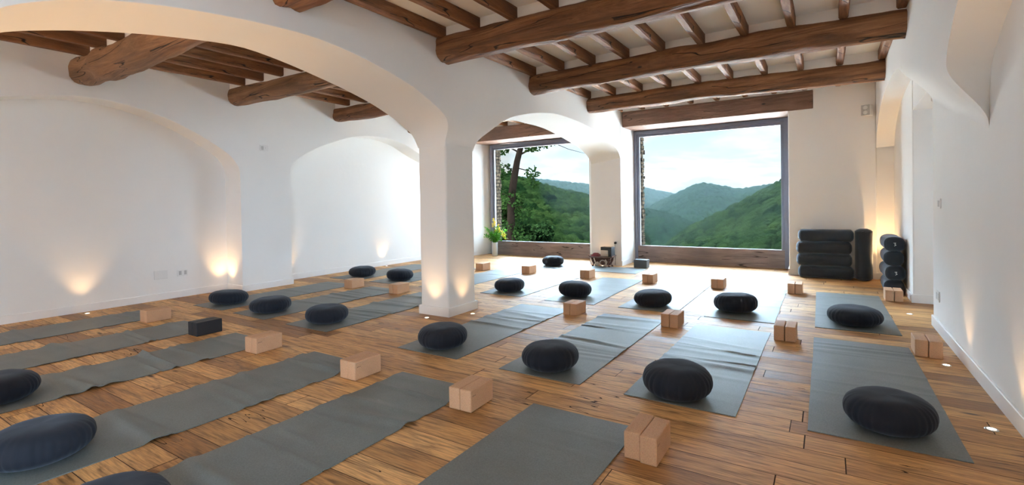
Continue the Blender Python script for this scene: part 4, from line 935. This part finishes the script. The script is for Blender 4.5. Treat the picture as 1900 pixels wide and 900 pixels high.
for ctr, rad, nn in (((0.9, 0, 4.35), 0.32, 160), ((1.3, 0.1, 4.40), 0.26, 120), ((1.7, 0.2, 4.42), 0.22, 90), ((0.80, 0.1, 3.4), 0.26, 80), ((0.85, 0.1, 3.05), 0.22, 60), ((-0.25, 0, 3.55), 0.28, 90), ((-0.45, 0, 3.3), 0.2, 50), ((-0.35, 0, 4.3), 0.28, 130), ((-0.75, 0, 4.3), 0.2, 70), ((-1.0, 0, 3.9), 0.12, 40), ((0.2, 0, 2.55), 0.36, 180), ((-0.3, 0.2, 2.5), 0.38, 190), ((0.4, 0.2, 2.1), 0.34, 130), ((0.2, 0.0, 5.0), 0.7, 300), ((1.0, 0, 5.0), 0.7, 300), ((0.0, 0.1, 1.6), 0.4, 150), ((0.35, 0.1, 1.3), 0.35, 120)):
    foliage(lf, rnd, ctr, rad, nn, 0.10)
bm_obj('leaves', lf, 'leaf_tree', r, recalc=False)
def bush(name, loc, blobs, mat, label, cat, size, seed, trunkh=1.0):
    rnd = random.Random(seed); r = empty(name, loc); tag(r, label, cat, 'trees and bushes outside the windows')
    lf = bmesh.new(); st_ = bmesh.new()
    add_tube(st_, [(0, 0, -trunkh - 2.5), (0.02, 0, -trunkh*0.4), (0.05, 0, 0.2)], [0.12, 0.09, 0.04], 8)
    for (c_, rad, nn) in blobs:
        foliage(lf, rnd, c_, rad, nn, size); add_tube(st_, [(0, 0, -trunkh*0.5), tuple(Vector(c_)*0.5), c_], [0.06, 0.04, 0.015], 6)
    bm_obj('trunk', st_, 'bark', r, smooth=True); bm_obj('leaves', lf, mat, r, recalc=False)
def blobs(seed, n, w_, d, h, r0, r1, nn):
    rr_ = random.Random(seed); return [((rr_.uniform(-w_, w_), rr_.uniform(-d, d), rr_.uniform(-h, h*0.6) ), rr_.uniform(r0, r1), nn) for _ in range(n)]
bush('leafy_tree', (-15.4, 26, -1.6), blobs(1, 22, 1.5, 1.2, 1.9, 0.5, 0.85, 330), 'leaf_bush', 'dense green tree just behind the slender trunk', 'tree', 0.20, 1)
bush('leafy_tree', (-18.3, 27, -0.3), blobs(6, 20, 1.2, 1.2, 2.6, 0.5, 0.9, 330), 'leaf_light', 'light green tree against the stone edge of left window', 'tree', 0.20, 6)
bush('leafy_tree', (-13.4, 25, -2.6), blobs(2, 16, 1.4, 1.0, 1.0, 0.4, 0.7, 300), 'leaf_tree', 'dark green tree right of the slender trunk', 'tree', 0.18, 2)
bush('leafy_bush', (-12.3, 24, -2.75), blobs(3, 12, 1.1, 0.9, 0.6, 0.35, 0.5, 260), 'leaf_light', 'pale green bush at bottom centre of left window', 'bush', 0.15, 3)
bush('leafy_bush', (-11.2, 24, -2.9), blobs(4, 12, 1.2, 0.9, 0.5, 0.3, 0.5, 240), 'leaf_bush', 'green bush at bottom right of left window', 'bush', 0.15, 4)
bush('leafy_bush', (-7.2, 24, -1.75), blobs(7, 12, 0.9, 0.8, 0.6, 0.3, 0.48, 260), 'leaf_light', 'yellow-green sapling top at lower left of right window', 'bush', 0.15, 7)
bush('leafy_bush', (-6.2, 24, -2.3), blobs(8, 9, 0.8, 0.8, 0.4, 0.25, 0.4, 200), 'leaf_bush', 'small green bush right of the yellow-green sapling', 'bush', 0.14, 8)
bush('leafy_bush', (-3.0, 30, -3.0), blobs(9, 10, 2.2, 0.8, 0.35, 0.25, 0.45, 200), 'leaf_light', 'low bush along the bottom of right window, centre', 'bush', 0.15, 9)
# humid valley air
bm = bmesh.new(); add_prism(bm, [(-60, 140), (20, 140), (150, 2300), (-1500, 2300)], -160, 180); o = bm_obj('valley_haze', bm, 'valley_haze'); o['kind'] = 'stuff'; tag(o, 'thin bluish haze filling the valley', 'haze')
